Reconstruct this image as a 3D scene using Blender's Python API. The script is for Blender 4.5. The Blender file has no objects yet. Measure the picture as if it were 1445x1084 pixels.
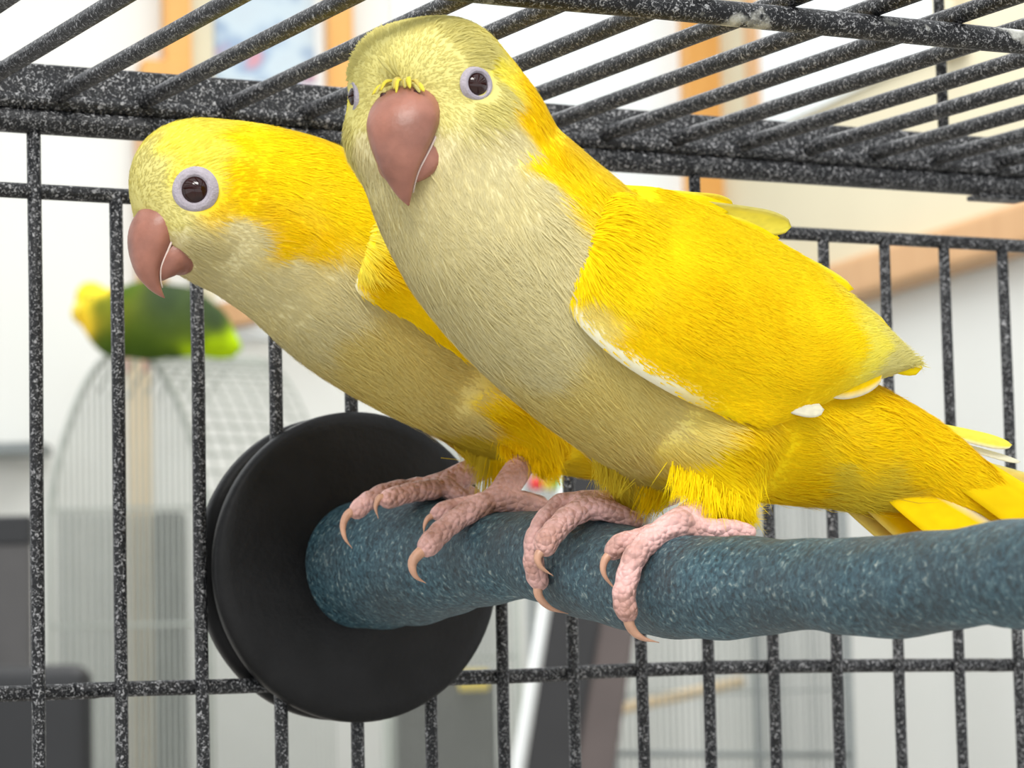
import bpy, bmesh, math, random
import numpy as np
from mathutils import Vector, Matrix
from mathutils.bvhtree import BVHTree

random.seed(7)
rng = np.random.default_rng(11)
scene = bpy.context.scene
COL = scene.collection

# ------------------------------------------------------------------ camera
# working units are centimetres; origin = a crossing of wires of the rear cage panel (y = 0 plane)
GROUND = 115.0                                   # that crossing stands 115 cm above the floor
FPX = 4000.0                                     # focal length in pixels of the 1445 x 1084 frame
YAW, PITCH, ROLL = math.radians(27.9536), math.radians(5.1658), math.radians(-1.335)
CAM = np.array([-18.770, -56.480, 0.8466])
_F = np.array([math.sin(YAW)*math.cos(PITCH), math.cos(YAW)*math.cos(PITCH), math.sin(PITCH)])
_R0 = np.array([math.cos(YAW), -math.sin(YAW), 0.0])
_U0 = np.cross(_R0, _F)
_R = _R0*math.cos(ROLL) + _U0*math.sin(ROLL)
_U = _U0*math.cos(ROLL) - _R0*math.sin(ROLL)
FH = np.array([math.sin(YAW), math.cos(YAW), 0.0])

def W(p):                                        # cm -> world metres
    p = np.asarray(p, float)
    return (p + np.array([0, 0, GROUND]))*0.01

cam_d = bpy.data.cameras.new('camera')
cam = bpy.data.objects.new('camera', cam_d); COL.objects.link(cam)
cam_d.sensor_fit = 'HORIZONTAL'; cam_d.sensor_width = 36.0
cam_d.lens = FPX/1445*36.0
cam_d.clip_start = 0.02; cam_d.clip_end = 60
m = Matrix.Identity(4)
for i in range(3):
    m[i][0] = _R[i]; m[i][1] = _U[i]; m[i][2] = -_F[i]; m[i][3] = W(CAM)[i]
cam.matrix_world = m
cam_d.dof.use_dof = True
cam_d.dof.focus_distance = 0.515
cam_d.dof.aperture_fstop = 45.0
scene.camera = cam

# ------------------------------------------------------------------ light
world = bpy.data.worlds.new('world'); scene.world = world
world.use_nodes = True
world.node_tree.nodes['Background'].inputs[0].default_value = (0.95, 0.98, 1.0, 1)
world.node_tree.nodes['Background'].inputs[1].default_value = 0.92

def area_light(name, loc, target, sx, sy, power, col=(1, 1, 1)):
    l = bpy.data.lights.new(name, 'AREA'); l.shape = 'RECTANGLE'; l.size = sx; l.size_y = sy
    l.energy = power; l.color = col
    o = bpy.data.objects.new(name, l); COL.objects.link(o)
    o.location = loc
    o.rotation_euler = (Vector(target)-Vector(loc)).to_track_quat('-Z', 'Y').to_euler()
    return o
# ceiling lamps of the room: one above the cages, one further back
area_light('ceiling_lamp_front_offscreen', (-0.75, -1.35, 2.6), (0.05, -0.1, 1.15), 1.2, 0.6, 29, (1, 0.98, 0.94))
area_light('ceiling_lamp_back_offscreen', (1.6, 3.0, 2.7), (1.6, 3.0, 0), 1.6, 1.2, 14, (1, 0.98, 0.94))

vs = scene.view_settings
vs.view_transform = 'Standard'; vs.look = 'None'; vs.gamma = 1.0; vs.use_curve_mapping = False
vs.exposure = 0.6

# ------------------------------------------------------------------ pixel helpers
def ray(px, py):
    return _F + _R*((px-722.5)/FPX) - _U*((py-542.0)/FPX)
def on_y(px, py, y):
    d = ray(px, py); return CAM + d*((y-CAM[1])/d[1])
def on_x(px, py, x):
    d = ray(px, py); return CAM + d*((x-CAM[0])/d[0])
def on_z(px, py, z):
    d = ray(px, py); return CAM + d*((z-CAM[2])/d[2])
def at(px, py, Z):                               # Z = depth along the view axis (cm)
    return CAM + ray(px, py)*Z
def depth(p):
    return float((np.asarray(p)-CAM) @ _F)
def project(p):
    v = np.asarray(p)-CAM; z = v @ _F
    return np.stack([722.5+FPX*(v @ _R)/z, 542-FPX*(v @ _U)/z], -1)

# ------------------------------------------------------------------ materials
def new_mat(name):
    mt = bpy.data.materials.new(name); mt.use_nodes = True
    return mt, mt.node_tree.nodes, mt.node_tree.links, mt.node_tree.nodes['Principled BSDF']
def lin(r, g, b):
    f = lambda c: (c/255/12.92 if c/255 <= 0.04045 else ((c/255+0.055)/1.055)**2.4)
    return (f(r), f(g), f(b), 1)
def plain(name, col, rough=0.6, metal=0.0, noise=0.0, scale=20, bump=0.0, bscale=200):
    mt, N, L, B = new_mat(name)
    B.inputs['Roughness'].default_value = rough; B.inputs['Metallic'].default_value = metal
    B.inputs['Base Color'].default_value = col
    tc = N.new('ShaderNodeTexCoord')
    if noise:
        n = N.new('ShaderNodeTexNoise'); n.inputs['Scale'].default_value = scale; n.inputs['Detail'].default_value = 5
        L.new(tc.outputs['Object'], n.inputs['Vector'])
        r = N.new('ShaderNodeValToRGB')
        r.color_ramp.elements[0].position = 0.3; r.color_ramp.elements[1].position = 0.7
        r.color_ramp.elements[0].color = tuple(c*(1-noise) for c in col[:3])+(1,)
        r.color_ramp.elements[1].color = tuple(min(1, c*(1+noise)) for c in col[:3])+(1,)
        L.new(n.outputs['Fac'], r.inputs['Fac']); L.new(r.outputs['Color'], B.inputs['Base Color'])
    if bump:
        n2 = N.new('ShaderNodeTexNoise'); n2.inputs['Scale'].default_value = bscale; n2.inputs['Detail'].default_value = 4
        L.new(tc.outputs['Object'], n2.inputs['Vector'])
        b = N.new('ShaderNodeBump'); b.inputs['Strength'].default_value = bump; b.inputs['Distance'].default_value = 0.001
        L.new(n2.outputs['Fac'], b.inputs['Height']); L.new(b.outputs['Normal'], B.inputs['Normal'])
    return mt

def hammer_mat(name, stain=False, lo=0.535, hi=0.695, top=0.37):
    """black powder coat with fine pale speckle"""
    mt, N, L, B = new_mat(name)
    tc = N.new('ShaderNodeTexCoord')
    n = N.new('ShaderNodeTexNoise'); n.inputs['Scale'].default_value = 1500; n.inputs['Detail'].default_value = 3
    n.inputs['Distortion'].default_value = 1.2
    L.new(tc.outputs['Object'], n.inputs['Vector'])
    r = N.new('ShaderNodeValToRGB')
    r.color_ramp.elements[0].position = lo; r.color_ramp.elements[0].color = (0.004, 0.0045, 0.006, 1)
    r.color_ramp.elements[1].position = hi; r.color_ramp.elements[1].color = (top, top, top*1.02, 1)
    L.new(n.outputs['Fac'], r.inputs['Fac'])
    out = r.outputs['Color']
    if stain:
        n3 = N.new('ShaderNodeTexNoise'); n3.inputs['Scale'].default_value = 75; n3.inputs['Detail'].default_value = 6
        L.new(tc.outputs['Object'], n3.inputs['Vector'])
        r3 = N.new('ShaderNodeValToRGB')
        r3.color_ramp.elements[0].position = 0.56; r3.color_ramp.elements[0].color = (0, 0, 0, 1)
        r3.color_ramp.elements[1].position = 0.62; r3.color_ramp.elements[1].color = (1, 1, 1, 1)
        L.new(n3.outputs['Fac'], r3.inputs['Fac'])
        mx = N.new('ShaderNodeMix'); mx.data_type = 'RGBA'
        L.new(r3.outputs['Color'], mx.inputs['Factor']); L.new(out, mx.inputs['A'])
        mx.inputs['B'].default_value = (0.55, 0.55, 0.5, 1)
        out = mx.outputs['Result']
    L.new(out, B.inputs['Base Color'])
    B.inputs['Roughness'].default_value = 0.42
    B.inputs['Specular IOR Level'].default_value = 0.35
    b = N.new('ShaderNodeBump'); b.inputs['Strength'].default_value = 0.7; b.inputs['Distance'].default_value = 0.0004
    L.new(n.outputs['Fac'], b.inputs['Height']); L.new(b.outputs['Normal'], B.inputs['Normal'])
    return mt

def perch_mat():
    mt, N, L, B = new_mat('blue_grit')
    tc = N.new('ShaderNodeTexCoord')
    n = N.new('ShaderNodeTexNoise'); n.inputs['Scale'].default_value = 950; n.inputs['Detail'].default_value = 4
    n.inputs['Distortion'].default_value = 0.6
    L.new(tc.outputs['Object'], n.inputs['Vector'])
    r = N.new('ShaderNodeValToRGB'); cr = r.color_ramp
    cr.elements[0].position = 0.30; cr.elements[0].color = lin(24, 42, 50)
    cr.elements[1].position = 0.76; cr.elements[1].color = lin(178, 186, 178)
    e = cr.elements.new(0.50); e.color = lin(50, 84, 97)
    e = cr.elements.new(0.62); e.color = lin(80, 112, 120)
    L.new(n.outputs['Fac'], r.inputs['Fac'])
    n2 = N.new('ShaderNodeTexNoise'); n2.inputs['Scale'].default_value = 55; n2.inputs['Detail'].default_value = 4
    L.new(tc.outputs['Object'], n2.inputs['Vector'])
    r2 = N.new('ShaderNodeValToRGB')
    r2.color_ramp.elements[0].position = 0.35; r2.color_ramp.elements[0].color = (0, 0, 0, 1)
    r2.color_ramp.elements[1].position = 0.75; r2.color_ramp.elements[1].color = (0.75, 0.75, 0.75, 1)
    L.new(n2.outputs['Fac'], r2.inputs['Fac'])
    mx = N.new('ShaderNodeMix'); mx.data_type = 'RGBA'
    L.new(r2.outputs['Color'], mx.inputs['Factor']); L.new(r.outputs['Color'], mx.inputs['A'])
    mx.inputs['B'].default_value = lin(54, 60, 62)
    L.new(mx.outputs['Result'], B.inputs['Base Color'])
    B.inputs['Roughness'].default_value = 0.55
    b = N.new('ShaderNodeBump'); b.inputs['Strength'].default_value = 0.8; b.inputs['Distance'].default_value = 0.0006
    L.new(n.outputs['Fac'], b.inputs['Height']); L.new(b.outputs['Normal'], B.inputs['Normal'])
    return mt

def feather_mat(name, trans=0.0):
    mt, N, L, B = new_mat(name)
    a = N.new('ShaderNodeVertexColor'); a.layer_name = 'tint'
    L.new(a.outputs['Color'], B.inputs['Base Color'])
    B.inputs['Roughness'].default_value = 0.85
    B.inputs['Specular IOR Level'].default_value = 0.12
    if trans:
        t = N.new('ShaderNodeBsdfTranslucent'); L.new(a.outputs['Color'], t.inputs['Color'])
        ms = N.new('ShaderNodeMixShader'); ms.inputs[0].default_value = trans
        out = N['Material Output']
        L.new(B.outputs[0], ms.inputs[1]); L.new(t.outputs[0], ms.inputs[2]); L.new(ms.outputs[0], out.inputs[0])
    return mt

def skin_mat():
    mt, N, L, B = new_mat('pink_scaly_skin')
    tc = N.new('ShaderNodeTexCoord')
    v = N.new('ShaderNodeTexVoronoi'); v.inputs['Scale'].default_value = 850
    L.new(tc.outputs['Object'], v.inputs['Vector'])
    n = N.new('ShaderNodeTexNoise'); n.inputs['Scale'].default_value = 160; n.inputs['Detail'].default_value = 4
    L.new(tc.outputs['Object'], n.inputs['Vector'])
    r = N.new('ShaderNodeValToRGB')
    r.color_ramp.elements[0].position = 0.33; r.color_ramp.elements[0].color = lin(176, 132, 118)
    r.color_ramp.elements[1].position = 0.66; r.color_ramp.elements[1].color = lin(236, 188, 182)
    L.new(n.outputs['Fac'], r.inputs['Fac'])
    L.new(r.outputs['Color'], B.inputs['Base Color'])
    B.inputs['Roughness'].default_value = 0.6
    B.inputs['Subsurface Weight'].default_value = 0.15
    B.inputs['Subsurface Radius'].default_value = (0.002, 0.001, 0.0008)
    B.inputs['Subsurface Scale'].default_value = 0.3
    b = N.new('ShaderNodeBump'); b.inputs['Strength'].default_value = 1.0; b.inputs['Distance'].default_value = 0.0007
    b.invert = True
    L.new(v.outputs['Distance'], b.inputs['Height']); L.new(b.outputs['Normal'], B.inputs['Normal'])
    return mt

def wood_mat(name, c1, c2):
    mt, N, L, B = new_mat(name)
    tc = N.new('ShaderNodeTexCoord')
    mp = N.new('ShaderNodeMapping'); mp.inputs['Scale'].default_value = (30, 30, 2)
    n = N.new('ShaderNodeTexNoise'); n.inputs['Scale'].default_value = 1.5; n.inputs['Detail'].default_value = 5
    L.new(tc.outputs['Object'], mp.inputs['Vector']); L.new(mp.outputs['Vector'], n.inputs['Vector'])
    r = N.new('ShaderNodeValToRGB'); r.color_ramp.elements[0].color = c1; r.color_ramp.elements[1].color = c2
    L.new(n.outputs['Fac'], r.inputs['Fac']); L.new(r.outputs['Color'], B.inputs['Base Color'])
    B.inputs['Roughness'].default_value = 0.5
    return mt

M = {}
M['hammer'] = hammer_mat('black_speckled_coat')
M['hammer_stain'] = hammer_mat('black_speckled_coat_stained', True)
M['perch'] = perch_mat()
M['rubber'] = plain('black_washer', (0.0055, 0.0055, 0.006, 1), 0.5, 0, 0.5, 90, 0.15, 900)
M['rubber'].node_tree.nodes['Principled BSDF'].inputs['Specular IOR Level'].default_value = 0.25
M['plume'] = feather_mat('plumage')
M['barb'] = feather_mat('feather_barbs', 0.3)
M['skin'] = skin_mat()
M['claw'] = plain('horn_claw', lin(196, 150, 124), 0.4, 0, 0.18, 400)
M['beak'] = plain('beak_horn', lin(152, 101, 85), 0.40, 0, 0.30, 160, 0.12, 700)
M['beak_edge'] = plain('beak_pale_edge', lin(225, 205, 195), 0.4, 0, 0.1, 300)
M['nostril'] = plain('nostril_dark', lin(60, 24, 20), 0.6, 0, 0.2, 300)
M['eye'] = plain('eye_dark_red', (0.022, 0.004, 0.003, 1), 0.06, 0, 0.3, 900)
M['eyering'] = plain('bare_eye_skin', lin(176, 168, 178), 0.75, 0, 0.12, 700, 0.3, 2500)
M['wall'] = plain('wall_white', lin(221, 222, 218), 0.9, 0, 0.02, 2)
M['wall_beige'] = plain('wall_beige', lin(206, 198, 172), 0.9, 0, 0.03, 3)
M['floor'] = plain('floor_grey', lin(178, 172, 164), 0.6, 0, 0.1, 5)
M['oak'] = wood_mat('oak_frame', lin(206, 146, 70), lin(222, 168, 94))
M['rail_wood'] = wood_mat('rail_wood', lin(184, 140, 96), lin(208, 166, 120))
M['post_wood'] = wood_mat('post_wood', lin(214, 190, 150), lin(232, 212, 178))
M['pane'] = plain('window_pane', lin(226, 233, 236), 0.25, 0, 0.04, 3)
M['wire_white'] = plain('white_wire', lin(166, 171, 164), 0.45, 0, 0.06, 30)
M['wire_grey'] = plain('grey_wire', lin(122, 128, 128), 0.45, 0, 0.1, 30)
M['black_plastic'] = plain('black_plastic', lin(27, 28, 31), 0.5, 0, 0.1, 20)
M['grey_plastic'] = plain('grey_plastic', lin(76, 74, 74), 0.55, 0, 0.1, 20)
M['board'] = plain('dark_board', lin(46, 46, 48), 0.6, 0, 0.1, 20)
M['board_side'] = plain('mauve_board', lin(96, 86, 84), 0.6, 0, 0.12, 12)
M['white_paint'] = plain('white_paint', lin(244, 246, 244), 0.5, 0, 0.02, 20)
M['red'] = plain('red_plastic', lin(228, 60, 60), 0.4, 0, 0.05, 40)
M['green'] = plain('green_plastic', lin(90, 190, 80), 0.4, 0, 0.05, 40)
M['yellow'] = plain('yellow_plastic', lin(240, 214, 70), 0.4, 0, 0.05, 40)
M['tray'] = plain('grey_tray', lin(150, 152, 150), 0.5, 0, 0.05, 20)

# ------------------------------------------------------------------ mesh helpers
def mesh_np(name, V, F4=None, F3=None, smooth=True):
    """V in cm; quads and triangles as int arrays"""
    V = W(V)
    me = bpy.data.meshes.new(name)
    idx = []; starts = []; tot = 0
    for Fx, n in ((F4, 4), (F3, 3)):
        if Fx is not None and len(Fx):
            Fx = np.asarray(Fx, np.int32)
            idx.append(Fx.ravel()); starts.append(np.arange(len(Fx), dtype=np.int32)*n+tot); tot += Fx.size
    idx = np.concatenate(idx); starts = np.concatenate(starts)
    me.vertices.add(len(V)); me.vertices.foreach_set('co', V.astype(np.float32).ravel())
    me.loops.add(len(idx)); me.loops.foreach_set('vertex_index', idx.astype(np.int32))
    me.polygons.add(len(starts)); me.polygons.foreach_set('loop_start', starts)
    me.update(calc_edges=True)
    me.polygons.foreach_set('use_smooth', np.full(len(starts), smooth))
    me.validate()
    return me
def paint(me, C):
    a = me.color_attributes.new('tint', 'FLOAT_COLOR', 'POINT')
    C = np.concatenate([np.clip(C, 0, 1), np.ones((len(C), 1))], 1).astype(np.float32)
    a.data.foreach_set('color', C.ravel())
def link(name, me, mat, parent=None, kind=None):
    o = bpy.data.objects.new(name, me); COL.objects.link(o)
    if mat is not None and not me.materials: me.materials.append(mat)
    if parent is not None:
        o.parent = parent
        o.matrix_parent_inverse = parent.matrix_basis.inverted()
    if kind: o['kind'] = kind
    return o
def tag(o, label, cat, group=None):
    o['label'] = label; o['category'] = cat
    if group: o['group'] = group
    return o
def thing(name, label, cat, loc, group=None):
    o = bpy.data.objects.new(name, None); COL.objects.link(o)
    o.empty_display_size = 0.02
    o.location = W(loc)
    return tag(o, label, cat, group)

def catmull(P, n):
    """resample control rows P smoothly to n rows"""
    P = np.asarray(P, float); k = len(P)
    Q = np.vstack([2*P[0]-P[1], P, 2*P[-1]-P[-2]])
    t = np.linspace(0, k-1, n); i = np.minimum(t.astype(int), k-2); u = (t-i)[:, None]
    a, b, c, d = Q[i], Q[i+1], Q[i+2], Q[i+3]
    return 0.5*((2*b)+(c-a)*u+(2*a-5*b+4*c-d)*u**2+(3*b-a-3*c+d)*u**3)

def tube_arrays(P, r, seg=8, cap=True):
    P = np.asarray(P, float); n = len(P); r = np.broadcast_to(np.asarray(r, float), (n,))
    T = np.gradient(P, axis=0); T /= np.linalg.norm(T, axis=1)[:, None]+1e-12
    ref = np.array([0, 0, 1.0]) if abs(T[0][2]) < 0.9 else np.array([1.0, 0, 0])
    A = np.zeros_like(P); a = np.cross(T[0], ref); a /= np.linalg.norm(a)
    for i in range(n):
        a = a-T[i]*(a @ T[i]); a /= np.linalg.norm(a)+1e-12; A[i] = a
    Bv = np.cross(T, A)
    th = np.arange(seg)*2*np.pi/seg
    V = (P[:, None, :]+r[:, None, None]*(np.cos(th)[None, :, None]*A[:, None, :]+np.sin(th)[None, :, None]*Bv[:, None, :])).reshape(-1, 3)
    i = np.arange(n-1)[:, None]*seg; j = np.arange(seg)[None, :]; j2 = (j+1) % seg
    F = np.stack([i+j, i+j2, i+seg+j2, i+seg+j], -1).reshape(-1, 4)
    tris = np.zeros((0, 3), int)
    if cap:
        V = np.vstack([V, P[0], P[-1]]); c0, c1 = n*seg, n*seg+1
        jj = np.arange(seg); k2 = (jj+1) % seg
        tris = np.vstack([np.stack([np.full(seg, c0), k2, jj], 1),
                          np.stack([np.full(seg, c1), (n-1)*seg+jj, (n-1)*seg+k2], 1)])
    return V, F, tris
def tube(name, P, r, mat, parent=None, seg=8, kind=None):
    V, F, T = tube_arrays(P, r, seg)
    return link(name, mesh_np(name, V, F, T), mat, parent, kind)
class Bag:                                       # collects arrays into one mesh
    def __init__(s): s.V = []; s.F = []; s.T = []; s.n = 0
    def add(s, V, F=None, T=None):
        V = np.asarray(V, float)
        if F is not None and len(F): s.F.append(np.asarray(F)+s.n)
        if T is not None and len(T): s.T.append(np.asarray(T)+s.n)
        s.V.append(V); s.n += len(V)
    def mesh(s, name, smooth=True):
        return mesh_np(name, np.vstack(s.V), np.vstack(s.F) if s.F else None, np.vstack(s.T) if s.T else None, smooth)
def box(name, c, ax, half, mat, parent=None, bevel=0.0, kind=None):
    """oriented box: centre c (cm), axes ax (3 unit vectors), half sizes"""
    bm = bmesh.new(); bmesh.ops.create_cube(bm, size=2.0)
    if True:
        for v in bm.verts:
            v.co = Vector((v.co.x*half[0], v.co.y*half[1], v.co.z*half[2]))
    if bevel:
        bmesh.ops.bevel(bm, geom=bm.edges[:]+bm.verts[:], offset=bevel, segments=3, profile=0.5, affect='EDGES')
    A = np.array(ax, float)
    for v in bm.verts:
        p = np.asarray(c)+A[0]*v.co.x+A[1]*v.co.y+A[2]*v.co.z
        v.co = Vector(W(p))
    bmesh.ops.recalc_face_normals(bm, faces=bm.faces[:])
    me = bpy.data.meshes.new(name); bm.to_mesh(me); bm.free()
    return link(name, me, mat, parent, kind)
def lathe_arrays(prof, c, axis, a, b, seg=64):
    """prof rows (r, h) turned about axis through c; a, b span the cross plane"""
    th = np.arange(seg)*2*np.pi/seg; prof = np.asarray(prof, float)
    V = np.asarray(c)+prof[:, 1][:, None, None]*np.asarray(axis)+prof[:, 0][:, None, None]*(np.cos(th)[None, :, None]*np.asarray(a)+np.sin(th)[None, :, None]*np.asarray(b))
    n = len(prof); V = V.reshape(-1, 3)
    i = np.arange(n-1)[:, None]*seg; j = np.arange(seg)[None, :]; j2 = (j+1) % seg
    F = np.stack([i+j, i+j2, i+seg+j2, i+seg+j], -1).reshape(-1, 4)
    return V, F
def frame(z):
    z = np.asarray(z, float); z = z/np.linalg.norm(z)
    r = np.array([0, 0, 1.0]) if abs(z[2]) < 0.9 else np.array([1.0, 0, 0])
    a = np.cross(r, z); a /= np.linalg.norm(a)
    return a, np.cross(z, a), z

def surface_nets(f, lo, hi, h):
    xs = [np.arange(lo[i], hi[i]+h, h) for i in range(3)]
    G = np.stack(np.meshgrid(*xs, indexing='ij'), -1)
    shp = G.shape[:3]
    # coarse pass first, exact values only in a band about the surface
    st = 5; Gc = G[::st, ::st, ::st]; Dc = f(Gc.reshape(-1, 3)).reshape(Gc.shape[:3])
    ii = [np.minimum((np.arange(n_)+st//2)//st, Gc.shape[a_]-1) for a_, n_ in enumerate(shp)]
    D = Dc[np.ix_(*ii)].copy(); band = np.abs(D) < h*st*1.6
    D[band] = f(G[band])
    s = D < 0
    nx, ny, nz = (d-1 for d in shp)
    acc = np.zeros((nx, ny, nz, 3)); cnt = np.zeros((nx, ny, nz))
    corners = [(i, j, k) for i in (0, 1) for j in (0, 1) for k in (0, 1)]
    for a in corners:
        for ax in range(3):
            if a[ax]: continue
            b = list(a); b[ax] = 1
            sl = lambda c: D[c[0]:c[0]+nx, c[1]:c[1]+ny, c[2]:c[2]+nz]
            d0, d1 = sl(a), sl(b); msk = (d0 < 0) != (d1 < 0)
            t = np.where(msk, d0/(d0-d1+1e-20), 0)
            p = np.zeros((nx, ny, nz, 3)); p += np.array(a); p[..., ax] += t
            acc += p*msk[..., None]; cnt += msk
    act = cnt > 0
    vid = -np.ones((nx, ny, nz), int); vid[act] = np.arange(act.sum())
    base = np.stack(np.meshgrid(np.arange(nx), np.arange(ny), np.arange(nz), indexing='ij'), -1)
    V = (base[act]+acc[act]/cnt[act][:, None])*h+np.array(lo)
    quads = []
    for ax in range(3):
        o1, o2 = (ax+1) % 3, (ax+2) % 3
        sl0 = [slice(1, -1)]*3; sl0[ax] = slice(0, -1)
        sl1 = [slice(1, -1)]*3; sl1[ax] = slice(1, None)
        a, b = s[tuple(sl0)], s[tuple(sl1)]
        for flip in (False, True):
            e = np.argwhere((a & ~b) if not flip else (~a & b))
            if not len(e): continue
            e = e + np.array([0 if i == ax else 1 for i in range(3)])
            def cell(d1, d2):
                c = e.copy(); c[:, o1] += d1; c[:, o2] += d2
                return vid[c[:, 0], c[:, 1], c[:, 2]]
            q = np.stack([cell(-1, -1), cell(0, -1), cell(0, 0), cell(-1, 0)], 1)
            quads.append(q[:, ::-1] if flip else q)
    Q = np.vstack(quads); Q = Q[(Q >= 0).all(1)]
    return V, Q
def smin(a, b, k):
    h = np.clip(0.5+0.5*(b-a)/k, 0, 1)
    return b*(1-h)+a*h-k*h*(1-h)
def relax(V, Q, it=4, lam=0.5):
    for _ in range(it):
        S = np.zeros_like(V); c = np.zeros(len(V))
        for i in range(4):
            j = (i+1) % 4
            np.add.at(S, Q[:, i], V[Q[:, j]]); np.add.at(c, Q[:, i], 1)
            np.add.at(S, Q[:, j], V[Q[:, i]]); np.add.at(c, Q[:, j], 1)
        V = V*(1-lam)+lam*S/np.maximum(c, 1)[:, None]
    return V
def vnormals(V, Q):
    n = np.cross(V[Q[:, 2]]-V[Q[:, 0]], V[Q[:, 3]]-V[Q[:, 1]])
    N = np.zeros_like(V)
    for i in range(4): np.add.at(N, Q[:, i], n)
    return N/(np.linalg.norm(N, axis=1)[:, None]+1e-12)

# ================================================================== the room
Z3 = np.array([0, 0, 1.0])
ang = YAW - math.radians(17)                      # the far corner of the room lies this way
E1 = np.array([math.sin(ang), math.cos(ang), 0])  # runs along the right wall, away from the viewer
E2 = np.array([math.cos(ang), -math.sin(ang), 0]) # runs along the back wall, to the right
corner = at(1018, 300, 550.0); corner[2] = 0
def room(a, b, z): return corner + E1*a + E2*b + Z3*z   # a beyond the back wall, b beyond the right wall
ROOM = (E2, E1, Z3)
def structure(o): o['kind'] = 'structure'; return o
structure(box('floor', room(-350, -150, -GROUND-2), ROOM, (420, 520, 2), M['floor']))
structure(box('wall_back', room(6, -200, 20), ROOM, (260, 6, GROUND+20), M['wall']))
wr = structure(box('wall_right', room(-200, 6, 20), ROOM, (6, 206, GROUND+20), M['wall']))
def wall_b(px):                                   # pixel column -> b coordinate on the back wall face
    d = ray(px, 300); t = ((corner-CAM) @ E1)/(d @ E1); return float((CAM+d*t-corner) @ E2)
def wall_a(px, py):                               # pixel -> a and z on the right wall face
    d = ray(px, py); t = ((corner-CAM) @ E2)/(d @ E2); p = CAM+d*t; return float((p-corner) @ E1), float(p[2])
def wall_z(px, py):
    d = ray(px, py); t = ((corner-CAM) @ E1)/(d @ E1); return float((CAM+d*t)[2])
# right wall: cream upper panel, wooden rail
a0, zr0 = wall_a(1445, 325); a1, zr1 = wall_a(1230, 385)
zr = 0.5*(zr0+zr1)
box('upper_panel', room(-206, -0.6, zr+45), ROOM, (0.7, 206, 45), M['wall_beige'], wr)
structure(box('trim_1', room(-205, -3.0, zr-1.0), ROOM, (3.2, 205, 3.5), M['rail_wood'], bevel=1.2))
# wooden frames of the glazed doors on the back wall
def on_back(name, x0, x1, z0, z1, th, mat, parent=None, off=0.0, bevel=0.0):
    b0, b1 = wall_b(x0), wall_b(x1)
    return box(name, room(-th/2-off, (b0+b1)/2, (z0+z1)/2), ROOM, (abs(b1-b0)/2, th/2, (z1-z0)/2), mat, parent, bevel)
ztop, zlow = 130.0, wall_z(500, 480)
w1 = structure(on_back('window_1', 268, 492, zlow, ztop, 1.0, M['pane'], None, 0.0))
on_back('window_frame', 230, 267, wall_z(250, 112), ztop, 5.0, M['oak'], w1, 0, 0.4)
on_back('window_frame', 460, 495, zlow, ztop, 5.0, M['oak'], w1, 0, 0.4)
on_back('window_jamb', 268, 300, zlow, ztop, 3.0, M['wall_beige'], w1, 0)
on_back('window_sill', 196, 266, wall_z(200, 130), wall_z(200, 92), 6.0, M['oak'], w1, 0, 0.4)
w2 = structure(on_back('window_2', 560, 962, zlow, ztop, 1.0, M['pane'], None, 0.0))
on_back('window_frame', 962, 1017, zlow, ztop, 5.0, M['oak'], w2, 0, 0.4)
structure(on_back('trim_2', 190, 231, wall_z(210, 470), wall_z(200, 130), 3.0, M['rail_wood'], None, 0, 0.3))
pz = wall_z(380, 118)
art_mt, aN, aL, aB = new_mat('print_soft_blue')
_tc = aN.new('ShaderNodeTexCoord'); _n = aN.new('ShaderNodeTexNoise'); _n.inputs['Scale'].default_value = 13
aL.new(_tc.outputs['Object'], _n.inputs['Vector']); _r = aN.new('ShaderNodeValToRGB')
_cr = _r.color_ramp; _cr.elements[0].position = 0.3; _cr.elements[0].color = lin(206, 128, 132)
_cr.elements[1].position = 0.85; _cr.elements[1].color = lin(178, 190, 200)
_e = _cr.elements.new(0.42); _e.color = lin(136, 158, 186); _e = _cr.elements.new(0.55); _e.color = lin(182, 198, 208)
aL.new(_n.outputs['Fac'], _r.inputs['Fac']); aL.new(_r.outputs['Color'], aB.inputs['Base Color'])
p_ = on_back('poster', 304, 446, pz, ztop, 0.4, art_mt, None, 1.0)
tag(p_, 'pale blue poster with pinkish smudge between two orange wooden frames', 'poster')
# window on the right wall, with its pale frame
aL0, zz0 = wall_a(1090, 190); aL1, _ = wall_a(1345, 60)
w3 = structure(box('window_3', room((aL0+aL1)/2, -1.4, zz0+55), ROOM, (1.0, abs(aL1-aL0)/2, 55), M['pane']))
box('window_frame', room(aL0+1.5, -2.2, zz0+55), ROOM, (1.6, 2.0, 57), M['rail_wood'], w3)
box('window_frame', room(aL1-4.0, -2.2, zz0+55), ROOM, (1.6, 4.0, 57), M['wall_beige'], w3)

# ---- things behind the cage
V_R = np.array([FH[1], -FH[0], 0])                # horizontal, to the viewer's right
VIEWAX = (V_R, FH, Z3)
def wire_bag(bag, P, r, seg=4):
    V, F, T = tube_arrays(P, r, seg, False); bag.add(V, F)

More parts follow.
